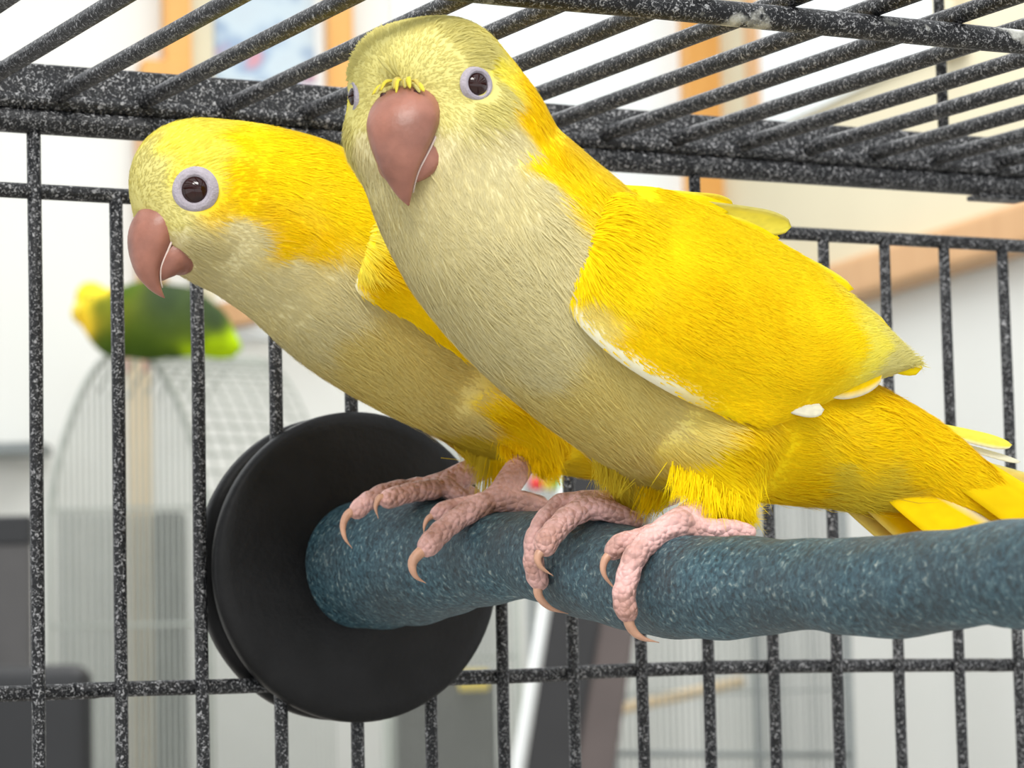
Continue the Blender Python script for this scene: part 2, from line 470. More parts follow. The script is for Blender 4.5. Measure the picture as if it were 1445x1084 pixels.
# arched white wire cage
ZC = 460.0
def arch_cage():
    base = at(182, 1084, ZC); base[2] = -70
    t = thing('wire_cage', 'white arched wire cage with a green parrot standing on its top', 'cage', base-Z3*(GROUND-70))
    c0 = at(182, 800, ZC)                          # centre line of the end panel
    wv = np.array([V_R[0], V_R[1], 0])
    half = 112*ZC/FPX
    ax = (E1*0.35+E2*0.94); ax /= np.linalg.norm(ax) # length runs to the right and slightly back
    side = np.cross(Z3, ax)
    zt = at(195, 492, ZC)[2]; zs = at(90, 720, ZC)[2]; zb = -70.0
    def arch(s):                                   # pointed-round arch: s in -1..1 -> sideways, height
        return s*half, zs+(zt-zs)*math.cos(abs(s)**1.15*math.pi/2)**0.75
    L = 24.0
    endw = Bag()
    S = np.linspace(-1, 1, 40)
    for s in np.linspace(-0.98, 0.98, 27):
        x, z = arch(s); p = c0+wv*x
        wire_bag(endw, [[p[0], p[1], zb], [p[0], p[1], z]], 0.24)
    for z in (zb+2, (zb+zs)/2, at(90, 885, ZC)[2], zs):
        p = c0-wv*half; q = c0+wv*half
        wire_bag(endw, [[p[0], p[1], z], [q[0], q[1], z]], 0.3)
    link('end_panel', endw.mesh('end_panel'), M['wire_white'], t, 'stuff')
    rim = [c0+wv*arch(s)[0]-Z3*c0[2]+Z3*arch(s)[1] for s in S]
    rim = [np.array([rim[0][0], rim[0][1], zb])]+rim+[np.array([rim[-1][0], rim[-1][1], zb])]
    tube('arch_rim', rim, 0.55, M['wire_white'], t, 6)
    # curved roof and long front: wires along the length and hoops across it
    roof = Bag()
    for s in np.linspace(-0.2, 0.98, 22):
        x, z = arch(s); p = c0+wv*x; p[2] = z
        wire_bag(roof, [p, p+ax*L], 0.24)
    for k in range(1, 9):
        pts = []
        for s in np.linspace(-0.6, 1, 16):
            x, z = arch(s); p = c0+wv*x+ax*(L*k/8); p[2] = z; pts.append(p)
        wire_bag(roof, pts, 0.2)
    link('roof_panel', roof.mesh('roof_panel'), M['wire_white'], t, 'stuff')
    front = Bag()
    for k in range(0, 27):
        p = c0+wv*half+ax*(L*k/26)
        wire_bag(front, [[p[0], p[1], zb], [p[0], p[1], zs]], 0.15)
    for z in (zb, (zb+zs)/2, zs):
        p = c0+wv*half; q = p+ax*L
        wire_bag(front, [[p[0], p[1], z], [q[0], q[1], z]], 0.28)
    link('front_panel', front.mesh('front_panel'), M['wire_white'], t, 'stuff')
    back = Bag()
    for k in range(0, 40):
        p = c0-wv*half+ax*(L*k/39)+FH*8
        wire_bag(back, [[p[0], p[1], zb], [p[0], p[1], zs]], 0.15)
    link('rear_panel', back.mesh('rear_panel'), M['wire_grey'], t, 'stuff')
    mid = c0+ax*(L/2); mid[2] = zb-1.5
    box('tray', mid, (ax, side, Z3), (L/2+half, half+4, 2.0), M['tray'], t, 0.5)
    for sx in (-1, 1):
        for sy in (-1, 1):
            f0 = mid+ax*sx*(L/2)+side*sy*half; g = f0.copy(); g[2] = -GROUND
            tube('leg', [g, f0], 1.3, M['wire_white'], t, 8)
    return t, c0, zt, ax, L
ac, ac0, ac_zt, ac_ax, ac_L = arch_cage()

# wooden post, pale shelves behind the arched cage
pb = at(200, 700, ZC+26); pb[2] = (-GROUND+at(200, 500, ZC+26)[2])/2
o = box('wooden_post', pb, VIEWAX, (1.9, 1.9, (pb[2]+GROUND)), M['post_wood'], None, 0.3)
tag(o, 'pale wooden post standing behind the arched wire cage', 'post')
pb = at(242, 900, ZC+30); pb[2] = (-GROUND+at(242, 722, ZC+30)[2])/2
o = box('storage_bin', pb, VIEWAX, (2.6, 2.6, (pb[2]+GROUND)), M['grey_plastic'], None, 0.8)
tag(o, 'narrow grey bin standing behind the arched wire cage', 'bin')

# dark grey screen and black chair back at the far left
def column(name, x0, x1, ytop, Z, th, mat, label, cat, bevel=0.6):
    p0 = at(x0, ytop, Z); p1 = at(x1, ytop, Z)
    hw = np.linalg.norm((p1-p0)[:2])/2; zt = (p0[2]+p1[2])/2
    t = thing(name, label, cat, [(p0[0]+p1[0])/2, (p0[1]+p1[1])/2, -GROUND])
    return t, (p0+p1)/2, hw, zt
t, c, hw, zt = column('display_screen', -90, 44, 735, 420, 4, None, 'dark grey flat screen with darker top edge on a stand', 'screen')
zb = at(0, 948, 420)[2]
box('panel', [c[0], c[1], (zt+zb)/2], VIEWAX, (hw, 1.2, (zt-zb)/2), M['grey_plastic'], t, 0.5)
box('top_edge', [c[0], c[1], zt-1.6], VIEWAX, (hw+0.2, 1.5, 2.2), M['black_plastic'], t, 0.5)
box('stand', [c[0], c[1]+1, (zb-GROUND)/2], VIEWAX, (2.5, 1.2, (zb+GROUND)/2), M['black_plastic'], t, 0.5)
box('base', [c[0], c[1]+1, -GROUND+1], VIEWAX, (10, 8, 1), M['black_plastic'], t, 0.5)
t, c, hw, zt = column('office_chair', -120, 130, 940, 380, 4, None, 'black chair with a rounded backrest below the grey screen', 'chair')
zc = zt-18
bm_ = box('backrest', [c[0], c[1], zc], VIEWAX, (hw, 2.5, 18), M['black_plastic'], t, 2.4)
box('seat', [c[0], c[1]-16, zc-30], VIEWAX, (hw, 18, 3), M['black_plastic'], t, 2.0)
tube('column', [[c[0], c[1]-14, -GROUND+6], [c[0], c[1]-14, zc-30]], 2.5, M['grey_plastic'], t)
tube('back_support', [[c[0], c[1]+1, zc-32], [c[0], c[1]+1, zc-10]], 1.6, M['grey_plastic'], t)
for k in range(5):
    a = k*2*math.pi/5
    tube('leg', [[c[0], c[1]-14, -GROUND+7], [c[0]+24*math.cos(a), c[1]-14+24*math.sin(a), -GROUND+1.5]], 1.5, M['black_plastic'], t)

p0 = at(285, 452, 520); p1 = at(470, 418, 505)
d_ = p1-p0; d_ /= np.linalg.norm(d_); n_ = np.cross(Z3, d_); n_ /= np.linalg.norm(n_)
o = box('wooden_rail', (p0+p1)/2, (d_, n_, np.cross(d_, n_)), (14, 2, 2.3), M['rail_wood'], None, 0.4)
tag(o, 'short peach wooden rail behind the tail of the green parrot', 'rail')
# white shelf rail seen at the left of the arched cage
p0 = at(-60, 640, 500); p1 = at(66, 632, 500)
o = box('wall_shelf', (p0+p1)/2, VIEWAX, (np.linalg.norm(p1-p0)/2, 6, 1.0), M['wire_grey'], None, 0.2)
tag(o, 'thin grey shelf edge against the white wall behind the dark screen', 'shelf')

# fine-wire cage to the right
ZF = 400.0
def fine_cage():
    pl, pr = at(868, 1084, ZF), at(1202, 1084, ZF+14)
    t = thing('wire_cage', 'fine grey wire cage with a pale wooden perch inside', 'cage', [(pl[0]+pr[0])/2, (pl[1]+pr[1])/2, -GROUND])
    zb = -62.0; zt = at(1100, 430, ZF)[2]
    dx = (pr-pl); dx[2] = 0; Lw = np.linalg.norm(dx); dx /= Lw
    dn = np.cross(Z3, dx)                          # away from the viewer
    if dn @ FH < 0: dn = -dn
    P0 = np.array([pl[0], pl[1], 0])
    D = 30.0
    for nm, off, m_, n in (('front_panel', 0.0, 'wire_grey', 38), ('rear_panel', D, 'wire_white', 38)):
        g = Bag()
        for k in range(n):
            p = P0+dn*off+dx*(Lw*k/(n-1)); wire_bag(g, [[p[0], p[1], zb], [p[0], p[1], zt]], 0.10 if off == 0 else 0.12)
        for z in np.linspace(zb, zt, 9):
            p = P0+dn*off; q = p+dx*Lw; wire_bag(g, [[p[0], p[1], z], [q[0], q[1], z]], 0.12)
        link(nm, g.mesh(nm), M[m_], t, 'stuff')
    for s in (0.0, 1.0):
        g = Bag()
        for k in range(28):
            p = P0+dx*Lw*s+dn*(D*k/27); wire_bag(g, [[p[0], p[1], zb], [p[0], p[1], zt]], 0.1)
        link('side_panel', g.mesh('side_panel'), M['wire_grey'], t, 'stuff')
        for o_ in (0.0, D):
            p = P0+dx*Lw*s+dn*o_
            tube('corner_post', [[p[0], p[1], -GROUND], [p[0], p[1], zt]], 0.55, M['wire_grey'], t, 8)
    zz = at(1030, 1068, ZF)[2]
    q = P0.copy(); q[2] = zz+0.8; r2 = P0+dx*Lw; r2[2] = zz-0.8
    tube('cross_bar', [q, r2], 0.42, M['wire_grey'], t, 8)
    c = P0+dx*Lw/2+dn*D/2; c[2] = zb-1
    box('tray', c, (dx, dn, Z3), (Lw/2, D/2, 1.5), M['tray'], t, 0.4)
    tube('wooden_perch', [at(872, 1001, ZF+1), at(960, 982, ZF+12), at(1045, 962, ZF+26)], 0.85, M['post_wood'], t, 10)
    return t
fine_cage()

# a third cage between them, seen below and beside the black disc
def mid_cage():
    ZM = 470.0
    pl, pr = at(545, 1084, ZM), at(735, 1084, ZM)
    t = thing('wire_cage', 'white wire cage between the arched cage and the leaning dark board', 'cage', [(pl[0]+pr[0])/2, (pl[1]+pr[1])/2, -GROUND])
    dx = (pr-pl); dx[2] = 0; Lw = np.linalg.norm(dx); dx /= Lw; dn = FH; P0 = np.array([pl[0], pl[1], 0])
    zb, zt, D = -60.0, at(560, 600, ZM)[2], 26.0
    for nm, off, m_ in (('front_panel', 0, 'wire_white'), ('rear_panel', D, 'wire_grey')):
        g = Bag()
        for k in range(28):
            p = P0+dn*off+dx*(Lw*k/27); wire_bag(g, [[p[0], p[1], zb], [p[0], p[1], zt]], 0.14)
        for z in np.linspace(zb, zt, 6):
            p = P0+dn*off; q = p+dx*Lw; wire_bag(g, [[p[0], p[1], z], [q[0], q[1], z]], 0.24)
        link(nm, g.mesh(nm), M[m_], t, 'stuff')
    for s in (0.0, 1.0):
        for o_ in (0.0, D):
            p = P0+dx*Lw*s+dn*o_
            tube('corner_post', [[p[0], p[1], -GROUND], [p[0], p[1], zt]], 0.6, M['wire_white'], t, 8)
    c = P0+dx*Lw/2+dn*D/2; c[2] = zb-1
    box('tray', c, (dx, dn, Z3), (Lw/2, D/2, 1.5), M['tray'], t, 0.4)
    # dark feeding box hung inside
    p0, p1 = at(560, 1000, ZM+13), at(700, 1000, ZM+13)
    zc = at(600, 1010, ZM+13)[2]
    box('feeding_box', [(p0[0]+p1[0])/2, (p0[1]+p1[1])/2, zc-2], VIEWAX, (8.2, 5, 9), M['grey_plastic'], t, 0.6)
    p = at(668, 960, ZM+4)
    box('seed_dish', p, VIEWAX, (2.6, 2.2, 1.8), M['yellow'], t, 0.6)
    return t
mid_cage()

# leaning dark board with its mauve side, and the white pole beside it
ZB = 350.0
def slab(name, pts, mat, parent, th):
    """four picture corners at one depth, extruded away from the viewer by th"""
    A = [np.asarray(p) for p in pts]; Bq = [p+FH*th for p in A]
    V = np.array(A+Bq); F = [[0, 1, 2, 3], [7, 6, 5, 4]]+[[i, i+4, (i+1) % 4+4, (i+1) % 4] for i in range(4)]
    me = mesh_np(name, V, np.array(F), None, False)
    bm = bmesh.new(); bm.from_mesh(me); bmesh.ops.recalc_face_normals(bm, faces=bm.faces[:])
    bmesh.ops.bevel(bm, geom=bm.edges[:], offset=0.003, segments=2, affect='EDGES'); bm.to_mesh(me); bm.free()
    return link(name, me, mat, parent)
def lean(x_hi, x_lo, Z):                         # a straight edge through two picture points, carried down to the floor
    a = at(x_hi, 560, Z); b = at(x_lo, 1084, Z); k = (a[2]+GROUND)/(a[2]-b[2])
    return a, a+(b-a)*k
tB = thing('leaning_board', 'dark grey board with a mauve side strip leaning beside the fine wire cage', 'board', lean(860, 775, ZB)[1])
a, b = lean(826, 742, ZB); c, d = lean(900, 812, ZB)
slab('face', [a, c, d, b], M['board'], tB, 3)
a, b = lean(900, 812, ZB+0.5); c, d = lean(945, 868, ZB+0.5)
slab('side_strip', [a, c, d, b], M['board_side'], tB, 4)
a, b = lean(822, 733, ZB+8)
o = tube('white_pole', [b, a], 0.95, M['white_paint'], None, 12)
tag(o, 'slanted white pole beside the dark leaning board', 'pole')

# small coloured toy in the gap beside the rear bird's leg
tt = at(757, 682, 370)
t = thing('bird_toy', 'small red, yellow and green toy of beads on a wire', 'toy', [tt[0], tt[1], tt[2]-1.5])
for k, (c_, dx_) in enumerate((('red', 0.0), ('yellow', 1.7), ('green', 2.9))):
    V, F = lathe_arrays([(0.02, -1.0), (0.7, -0.8), (1.0, 0), (0.7, 0.8), (0.02, 1.0)], tt+V_R*dx_, V_R, Z3, FH, 20)
    link('bead', mesh_np('bead', V, F), M[c_], t)
tube('wire', [tt+V_R*1.5-Z3*0.2, tt+V_R*1.5+Z3*40], 0.12, M['wire_grey'], t, 6)

# green parrot with a yellow face, on top of the arched cage
def sdf_spheres(P, r, k=0.5, y0=None):
    P = np.asarray(P, float); r = np.asarray(r, float)
    def f(X):
        d = None
        for i in range(len(P)-1):
            a, b = P[i], P[i+1]; ab = b-a; t_ = np.clip(((X-a) @ ab)/(ab @ ab+1e-9), 0, 1)
            q = np.linalg.norm(X-a-t_[:, None]*ab, axis=1)-(r[i]+(r[i+1]-r[i])*t_)
            d = q if d is None else smin(d, q, k)
        return d
    return f
def idw(X, S, C, p=5):
    out = np.zeros((len(X), 3))
    for i in range(0, len(X), 20000):
        d = np.linalg.norm(X[i:i+20000, None, :]-S[None], axis=2)+1e-4
        w = d**-p; out[i:i+20000] = (w @ C)/w.sum(1)[:, None]
    return out
def col(r, g, b): return np.array(lin(r, g, b)[:3])
def green_parrot():
    Zp = ZC-6
    q = lambda x, y: at(x, y, Zp)
    s = Zp/FPX
    spine = [(128, 418, 22), (136, 438, 28), (168, 455, 48), (210, 452, 55), (258, 455, 49), (292, 466, 35), (328, 488, 14)]
    P = [q(x, y) for x, y, _ in spine]; r = [a_*s for _, _, a_ in spine]
    f = sdf_spheres(P, r, 1.2)
    lo = np.min(P, 0)-7; hi = np.max(P, 0)+7
    V, Q = surface_nets(f, lo, hi, 0.6); V = relax(V, Q, 3)
    if (np.einsum('ij,ij->i', vnormals(V, Q), V-V.mean(0)) < 0).mean() > 0.5: Q = Q[:, ::-1]
    t = thing('parrot', 'green parrot with a yellow face standing on the arched white cage', 'bird', P[2]-Z3*(46*s+1.5))
    me = mesh_np('body', V, Q)
    Y, G, DG, YG = col(236, 208, 52), col(66, 90, 24), col(48, 62, 42), col(172, 204, 18)
    sp = [(112, 432, Y), (120, 405, Y), (140, 402, Y), (118, 455, col(240, 200, 50)), (150, 440, G), (160, 480, G), (180, 420, G), (200, 470, G), (230, 430, DG), (255, 470, DG), (210, 500, G), (235, 440, DG), (280, 450, DG), (300, 490, YG), (335, 490, YG), (268, 496, YG), (250, 500, G), (280, 475, DG), (300, 460, DG), (170, 500, G)]
    S = np.array([q(x, y)-FH*2 for x, y, _ in sp]); C = np.array([c for *_, c in sp])
    S = np.vstack([S, S+FH*6]); C = np.vstack([C, C])
    paint(me, idw(V, S, C, 5)*(0.85+0.3*rng.random((len(V), 1))))
    link('body', me, M['plume'], t)
    # tail feathers, beak, eye, feet
    for k, (x1, y1) in enumerate(((338, 484), (342, 492), (334, 500))):
        a = q(285, 482+k*4); b = q(x1, y1)
        V2, F2, T2 = tube_arrays(catmull([a, (a+b)/2, b], 8), np.array([1.2, 1.5, 1.5, 1.4, 1.3, 1.1, 0.8, 0.2]), 8)
        me = mesh_np('tail_feather', V2, F2, T2); paint(me, np.tile(YG if k != 1 else col(120, 170, 30), (len(V2), 1)))
        link('tail_feather', me, M['plume'], t)
    V2, F2, T2 = tube_arrays(catmull([q(124, 430)-FH*1.5, q(112, 436)-FH*2.0, q(108, 448)-FH*2, q(114, 460)-FH*1.5], 8), np.array([0.9, 0.85, 0.8, 0.7, 0.6, 0.45, 0.25, 0.05]), 8)
    link('beak', mesh_np('beak', V2, F2, T2), M['yellow'], t)
    V2, F2 = lathe_arrays([(0.02, -0.4), (0.35, -0.25), (0.42, 0), (0.35, 0.25), (0.02, 0.4)], q(130, 424)-FH*2.6, FH, V_R, Z3, 12)
    link('eye', mesh_np('eye', V2, F2), M['eye'], t)
    for x in (178, 205):
        a = q(x, 480)
        tube('leg', [a, a-Z3*5.2], 0.45, M['skin'], t, 8)
green_parrot()

# ================================================================== the cage
SP = 1.8                                          # spacing of the wires
cage = thing('bird_cage', 'black speckled wire bird cage with wire roof around the two yellow parrots', 'cage', [5, -22, -GROUND])
K0, K1 = -14, 20
ZB0 = -40.0
Xs = [k*SP for k in range(K0, K1+1)]
def rod_mesh(name, P, r, seg=10):
    V, F, T = tube_arrays(P, r, seg); return mesh_np(name, V, F, T)
for k in range(K0, K1+1):
    top = 11.95 if k % 9 == 0 else 10.44
    zz = np.linspace(ZB0, top, 14)
    w = np.stack([k*SP+0.012*np.sin(zz*0.9+k), np.zeros(14), zz], 1)
    link('vertical_wire', rod_mesh('vertical_wire', w, 0.145+0.004*np.sin(zz*1.7+k)), M['hammer'], cage)
lowpx = [(0, 979.6), (100, 975), (230, 971), (330, 968.6), (500, 962), (674, 956), (759, 953), (842, 948), (937, 944.6), (1045, 941.5), (1222, 939.5), (1312, 939), (1395, 938.5), (1445, 938)]
LP = np.array([on_y(x, y, 0.22) for x, y in lowpx])
LP = np.vstack([[Xs[0], 0.22, LP[0][2]], LP, [Xs[-1], 0.22, LP[-1][2]]])
link('horizontal_wire', rod_mesh('horizontal_wire', catmull(LP, 60), 0.17), M['hammer'], cage)
link('horizontal_wire', rod_mesh('horizontal_wire', np.array([[Xs[0], 0.05, 10.44], [5, 0.05, 10.44], [20, 0.05, 10.44], [Xs[-1], 0.05, 10.44]]), 0.165), M['hammer'], cage)
link('horizontal_wire', rod_mesh('horizontal_wire', np.array([[Xs[0], 0.1, -20], [Xs[-1], 0.1, -20]]), 0.17), M['hammer'], cage)
# roof: rear rail, flat rear strip, rods running forward, cross bar under them
XR = 26.1
link('roof_rail', rod_mesh('roof_rail', np.array([[Xs[0], 0, 11.92], [XR-0.2, 0, 11.92], [XR, 0, 11.92]]), np.array([0.27, 0.27, 0.18]), 14), M['hammer'], cage)
box('roof_tab', [25.2, 0.1, 11.62], np.eye(3), (0.75, 0.3, 0.06), M['hammer'], cage, 0.03)
SX0, SX1 = Xs[0], Xs[-1]
SR = (12.45-CAM[2])/(11.93-CAM[2])                # roof rods lie at 12.45, a little above the rail
strip = Bag()
prof = [(-0.20, 12.30), (-0.26, 12.36), (-0.16, 13.09), (-0.10, 13.13), (0.0, 13.13), (0.02, 12.30)]
pv = np.array([[SX0, y, z] for y, z in prof]+[[SX1, y, z] for y, z in prof]); n_ = len(prof)
strip.add(pv, [[i, (i+1) % n_, (i+1) % n_+n_, i+n_] for i in range(n_)])
link('roof_strip', strip.mesh('roof_strip', False), M['hammer'], cage)
link('roof_bead', rod_mesh('roof_bead', np.array([[x, -0.12, 12.33] for x in np.linspace(SX0, SX1, 12)]), 0.19, 12), M['hammer'], cage)
for i in range(K0+1, K1+1):
    x = CAM[0]+(-0.376+i*SP-CAM[0])*SR
    if x > SX1-0.5: continue
    yy = np.concatenate([[-0.12, -0.35], np.linspace(-0.7, -44, 11)])
    P = np.stack([np.full(13, x), yy, np.full(13, 12.47)], 1); P[0, 2] = 12.40
    link('roof_wire', rod_mesh('roof_wire', P, np.array([0.178]*13)), M['hammer'], cage)
link('roof_cross_bar', rod_mesh('roof_cross_bar', np.array([[x, -13.75, 12.06] for x in np.linspace(SX0, SX1, 20)]), 0.235+0.012*np.sin(np.arange(20)*2.3), 14), M['hammer_stain'], cage)
link('roof_cross_bar', rod_mesh('roof_cross_bar', np.array([[SX0, -44, 12.45], [SX1, -44, 12.45]]), 0.27, 12), M['hammer'], cage)
sx = on_y(1328, 90, 0)[0]
link('top_wire', rod_mesh('top_wire', np.array([[sx, 0.0, 12.9], [sx, 0.0, 28]]), 0.145), M['hammer'], cage)
link('top_wire', rod_mesh('top_wire', np.array([[SX0, 0, 28], [SX1, 0, 28]]), 0.145), M['hammer'], cage)
for x in (SX0, SX1):
    link('top_wire', rod_mesh('top_wire', np.array([[x, 0, 12.4], [x, 0, 28]]), 0.145), M['hammer'], cage)
    for y in (0.0, -44.0):
        link('corner_post', rod_mesh('corner_post', np.array([[x, y, -GROUND], [x, y, 12.6]]), 0.5, 12), M['hammer'], cage)
    link('roof_side_bar', rod_mesh('roof_side_bar', np.array([[x, 0, 12.4], [x, -44, 12.4]]), 0.25, 12), M['hammer'], cage)
    for z in (ZB0, -GROUND+20):
        link('base_bar', rod_mesh('base_bar', np.array([[x, 0, z], [x, -44, z]]), 0.3, 12), M['hammer'], cage)
for y in (0.0, -44.0):
    link('base_bar', rod_mesh('base_bar', np.array([[SX0, y, ZB0], [SX1, y, ZB0]]), 0.3, 12), M['hammer'], cage)
box('tray', [(SX0+SX1)/2, -22, ZB0+0.5], np.eye(3), ((SX1-SX0)/2-0.3, 21.6, 0.5), M['tray'], cage, 0.2)

# ================================================================== the perch
XP = 7.123
perch_px = [(540, 795, 92), (580, 793, 91), (620, 788, 84), (655, 787, 74), (690, 787, 67), (720, 786, 64), (750, 783, 62), (803, 792, 70), (870, 811, 73), (940, 826, 74), (1000, 830, 73), (1064, 828, 70), (1110, 826, 66), (1153, 825, 65), (1190, 827, 69), (1239, 829, 72), (1291, 825, 72), (1343, 818, 71), (1395, 810, 71.5), (1445, 810, 79)]
rows = []
for x, c, r in perch_px:
    p = on_x(x, c, XP); rows.append([p[1], p[2], r*depth(p)/FPX])
rows = [[-0.55, rows[0][1], rows[0][2]*0.98]]+rows+[[-26, rows[-1][1]+0.05, 0.80], [-30, rows[-1][1], 0.72], [-33.5, rows[-1][1], 0.66], [-34.3, rows[-1][1], 0.5], [-34.6, rows[-1][1], 0.15]]
PR = catmull(rows, 170)
def perch_at(y):
    o_ = np.argsort(PR[:, 0]); return np.interp(y, PR[o_, 0], PR[o_, 1]), np.interp(y, PR[o_, 0], PR[o_, 2])
perch = thing('perch', 'thick gritty blue-grey perch fixed to the wires by a black disc', 'perch', [XP, -0.5, rows[0][1]-3.4])
Pc = np.stack([np.full(len(PR), XP), PR[:, 0], PR[:, 1]], 1)
Vp, Fp, Tp = tube_arrays(Pc, PR[:, 2], 56)
nv = len(PR)*56
th_ = np.tile(np.arange(56)*2*np.pi/56, len(PR)); yy_ = np.repeat(PR[:, 0], 56)
lump = 1+0.022*np.sin(yy_*1.9+2*th_)*np.sin(th_*2+yy_*0.7)+0.015*np.sin(yy_*3.7-3*th_)
cen = np.repeat(Pc, 56, 0)
Vp[:nv] = cen+(Vp[:nv]-cen)*lump[:, None]
link('rod', mesh_np('rod', Vp, Fp, Tp), M['perch'], perch)
zc_ = on_y(512, 799, -0.6)[2]
A_, B_ = np.array([1.0, 0, 0]), np.array([0, 0, 1.0])
for y0, y1, R_ in ((-0.62, -0.16, 3.37), (0.42, 0.85, 3.34)):
    pr = [(0.05, y0), (1.2, y0), (R_-0.35, y0+0.005), (R_-0.12, y0+0.04), (R_-0.02, y0+0.12), (R_, y0+0.2), (R_, y1-0.08), (R_-0.05, y1-0.02), (R_-0.15, y1), (0.05, y1)]
    V, F = lathe_arrays(pr, [XP, 0, zc_], [0, 1, 0], A_, B_, 96)
    link('washer', mesh_np('washer', V, F[:, ::-1]), M['rubber'], perch)
V, F = lathe_arrays([(0.02, 0.8), (0.6, 0.8), (0.6, 1.5), (0.45, 1.7), (0.02, 1.7)], [XP, 0, zc_], [0, 1, 0], A_, B_, 6)
link('wing_nut', mesh_np('wing_nut', V, F[:, ::-1], None, False), M['hammer'], perch)
tube('bolt', [[XP, -0.5, zc_], [XP, 2.3, zc_]], 0.3, M['tray'], perch, 12)

# ================================================================== the two yellow parrots
PAL = dict(P=col(222, 212, 134), P2=col(246, 234, 92), C=col(228, 217, 166), C2=col(230, 211, 130), C3=col(238, 218, 118),
           Y=col(252, 226, 16), D=col(247, 212, 6), G=col(228, 204, 58), Wt=col(242, 238, 214), O=col(247, 212, 6), T=col(226, 200, 100))

def blade(name, P, width, nrm, parent, c_mid, c_edge=None, camber=0.12, tip=0.55, edge_side=0, nt=26, nw=9, thick=0.012, mat='barb', base_w=0.25):
    """one feather: a thin cambered vane along the points P; width in cm, nrm = outward side"""
    P = catmull(P, nt); t = np.linspace(0, 1, nt)
    T = np.gradient(P, axis=0); T /= np.linalg.norm(T, axis=1)[:, None]
    n0 = np.asarray(nrm, float); N = n0-T*(T @ n0)[:, None]; N /= np.linalg.norm(N, axis=1)[:, None]
    S = np.cross(N, T)
    prof = np.where(t < tip, base_w+(1-base_w)*np.sin(t/tip*np.pi/2), np.sqrt(np.clip(1-((t-tip)/(1-tip))**2.2, 0, 1)))
    prof = np.maximum(prof, 0.02)
    u = np.linspace(-1, 1, nw)
    V = P[:, None]+S[:, None]*(u[None, :, None]*(width/2)*prof[:, None, None])-N[:, None]*((u**2)[None, :, None]*camber*width*prof[:, None, None])
    ridge = np.exp(-(u/0.12)**2)[None, :, None]*0.012
    top = V+N[:, None]*ridge; bot = V-N[:, None]*thick
    VV = np.vstack([top.reshape(-1, 3), bot.reshape(-1, 3)]); nn = nt*nw
    i = np.arange(nt-1)[:, None]*nw; j = np.arange(nw-1)[None, :]
    F1 = np.stack([i+j, i+nw+j, i+nw+j+1, i+j+1], -1).reshape(-1, 4)
    F2 = (F1+nn)[:, ::-1]
    E_ = list(range(nw))+[k*nw+nw-1 for k in range(1, nt)]+[nt*nw-1-k for k in range(1, nw)]+[k*nw for k in range(nt-2, 0, -1)]
    E_ = np.array(E_); E2 = np.roll(E_, -1)
    F3 = np.stack([E_, E2, E2+nn, E_+nn], 1)
    me = mesh_np(name, VV, np.vstack([F1, F2, F3]))
    C = np.tile(c_mid, (nt, nw, 1)).astype(float)
    if c_edge is not None:
        wgt = np.clip((u*edge_side if edge_side else np.abs(u))*2.2-1.2, 0, 1)[None, :, None]
        C = C*(1-wgt)+c_edge*wgt
    C *= (0.93+0.12*rng.random((nt, nw, 1)))
    paint(me, np.vstack([C.reshape(-1, 3)]*2))
    return link(name, me, M[mat], parent)

def strands(name, P, N, T, L, w, C, parent, lift=0.12, mat='barb'):
    """many fine feather barbs as one mesh: root P, outward N, flow T, length L"""
    n = len(P)
    S = np.cross(N, T); S /= np.linalg.norm(S, axis=1)[:, None]+1e-9
    a = rng.normal(0, 0.12, (n, 1)); T = T+S*a; T /= np.linalg.norm(T, axis=1)[:, None]
    S = np.cross(N, T)
    L = (L*(0.7+0.6*rng.random(n)))[:, None]; w = w*(0.7+0.6*rng.random((n, 1)))
    up = lift*(0.4+1.2*rng.random((n, 1)))
    p0 = P-N*0.02; p1 = P+T*L*0.5+N*L*up*0.75; p2 = P+T*L+N*L*up*0.55
    V = np.stack([p0-S*w*0.5, p0+S*w*0.5, p1+S*w*0.5, p1-S*w*0.5, p2], 1).reshape(-1, 3)
    b = np.arange(n)[:, None]*5
    me = mesh_np(name, V, b+np.array([[0, 1, 2, 3]]), b+np.array([[3, 2, 4]]))
    C = C*(0.93+0.12*rng.random((n, 1)))
    paint(me, np.repeat(C, 5, 0))
    o = link(name, me, M[mat], parent, 'stuff')
    return o

def sample_surface(V, Q, n, weight=None):
    A = V[Q[:, 0]]; B = V[Q[:, 1]]; C = V[Q[:, 2]]; D = V[Q[:, 3]]
    area = np.linalg.norm(np.cross(C-A, D-B), axis=1)
    if weight is not None: area = area*weight[Q].mean(1)
    k = rng.choice(len(Q), n, p=area/area.sum())
    u, v = rng.random((n, 1)), rng.random((n, 1))
    W4 = np.concatenate([(1-u)*(1-v), u*(1-v), u*v, (1-u)*v], 1)
    return k, W4
def lerp4(X, Q, k, W4): return np.einsum('nij,ni->nj', X[Q[k]], W4)

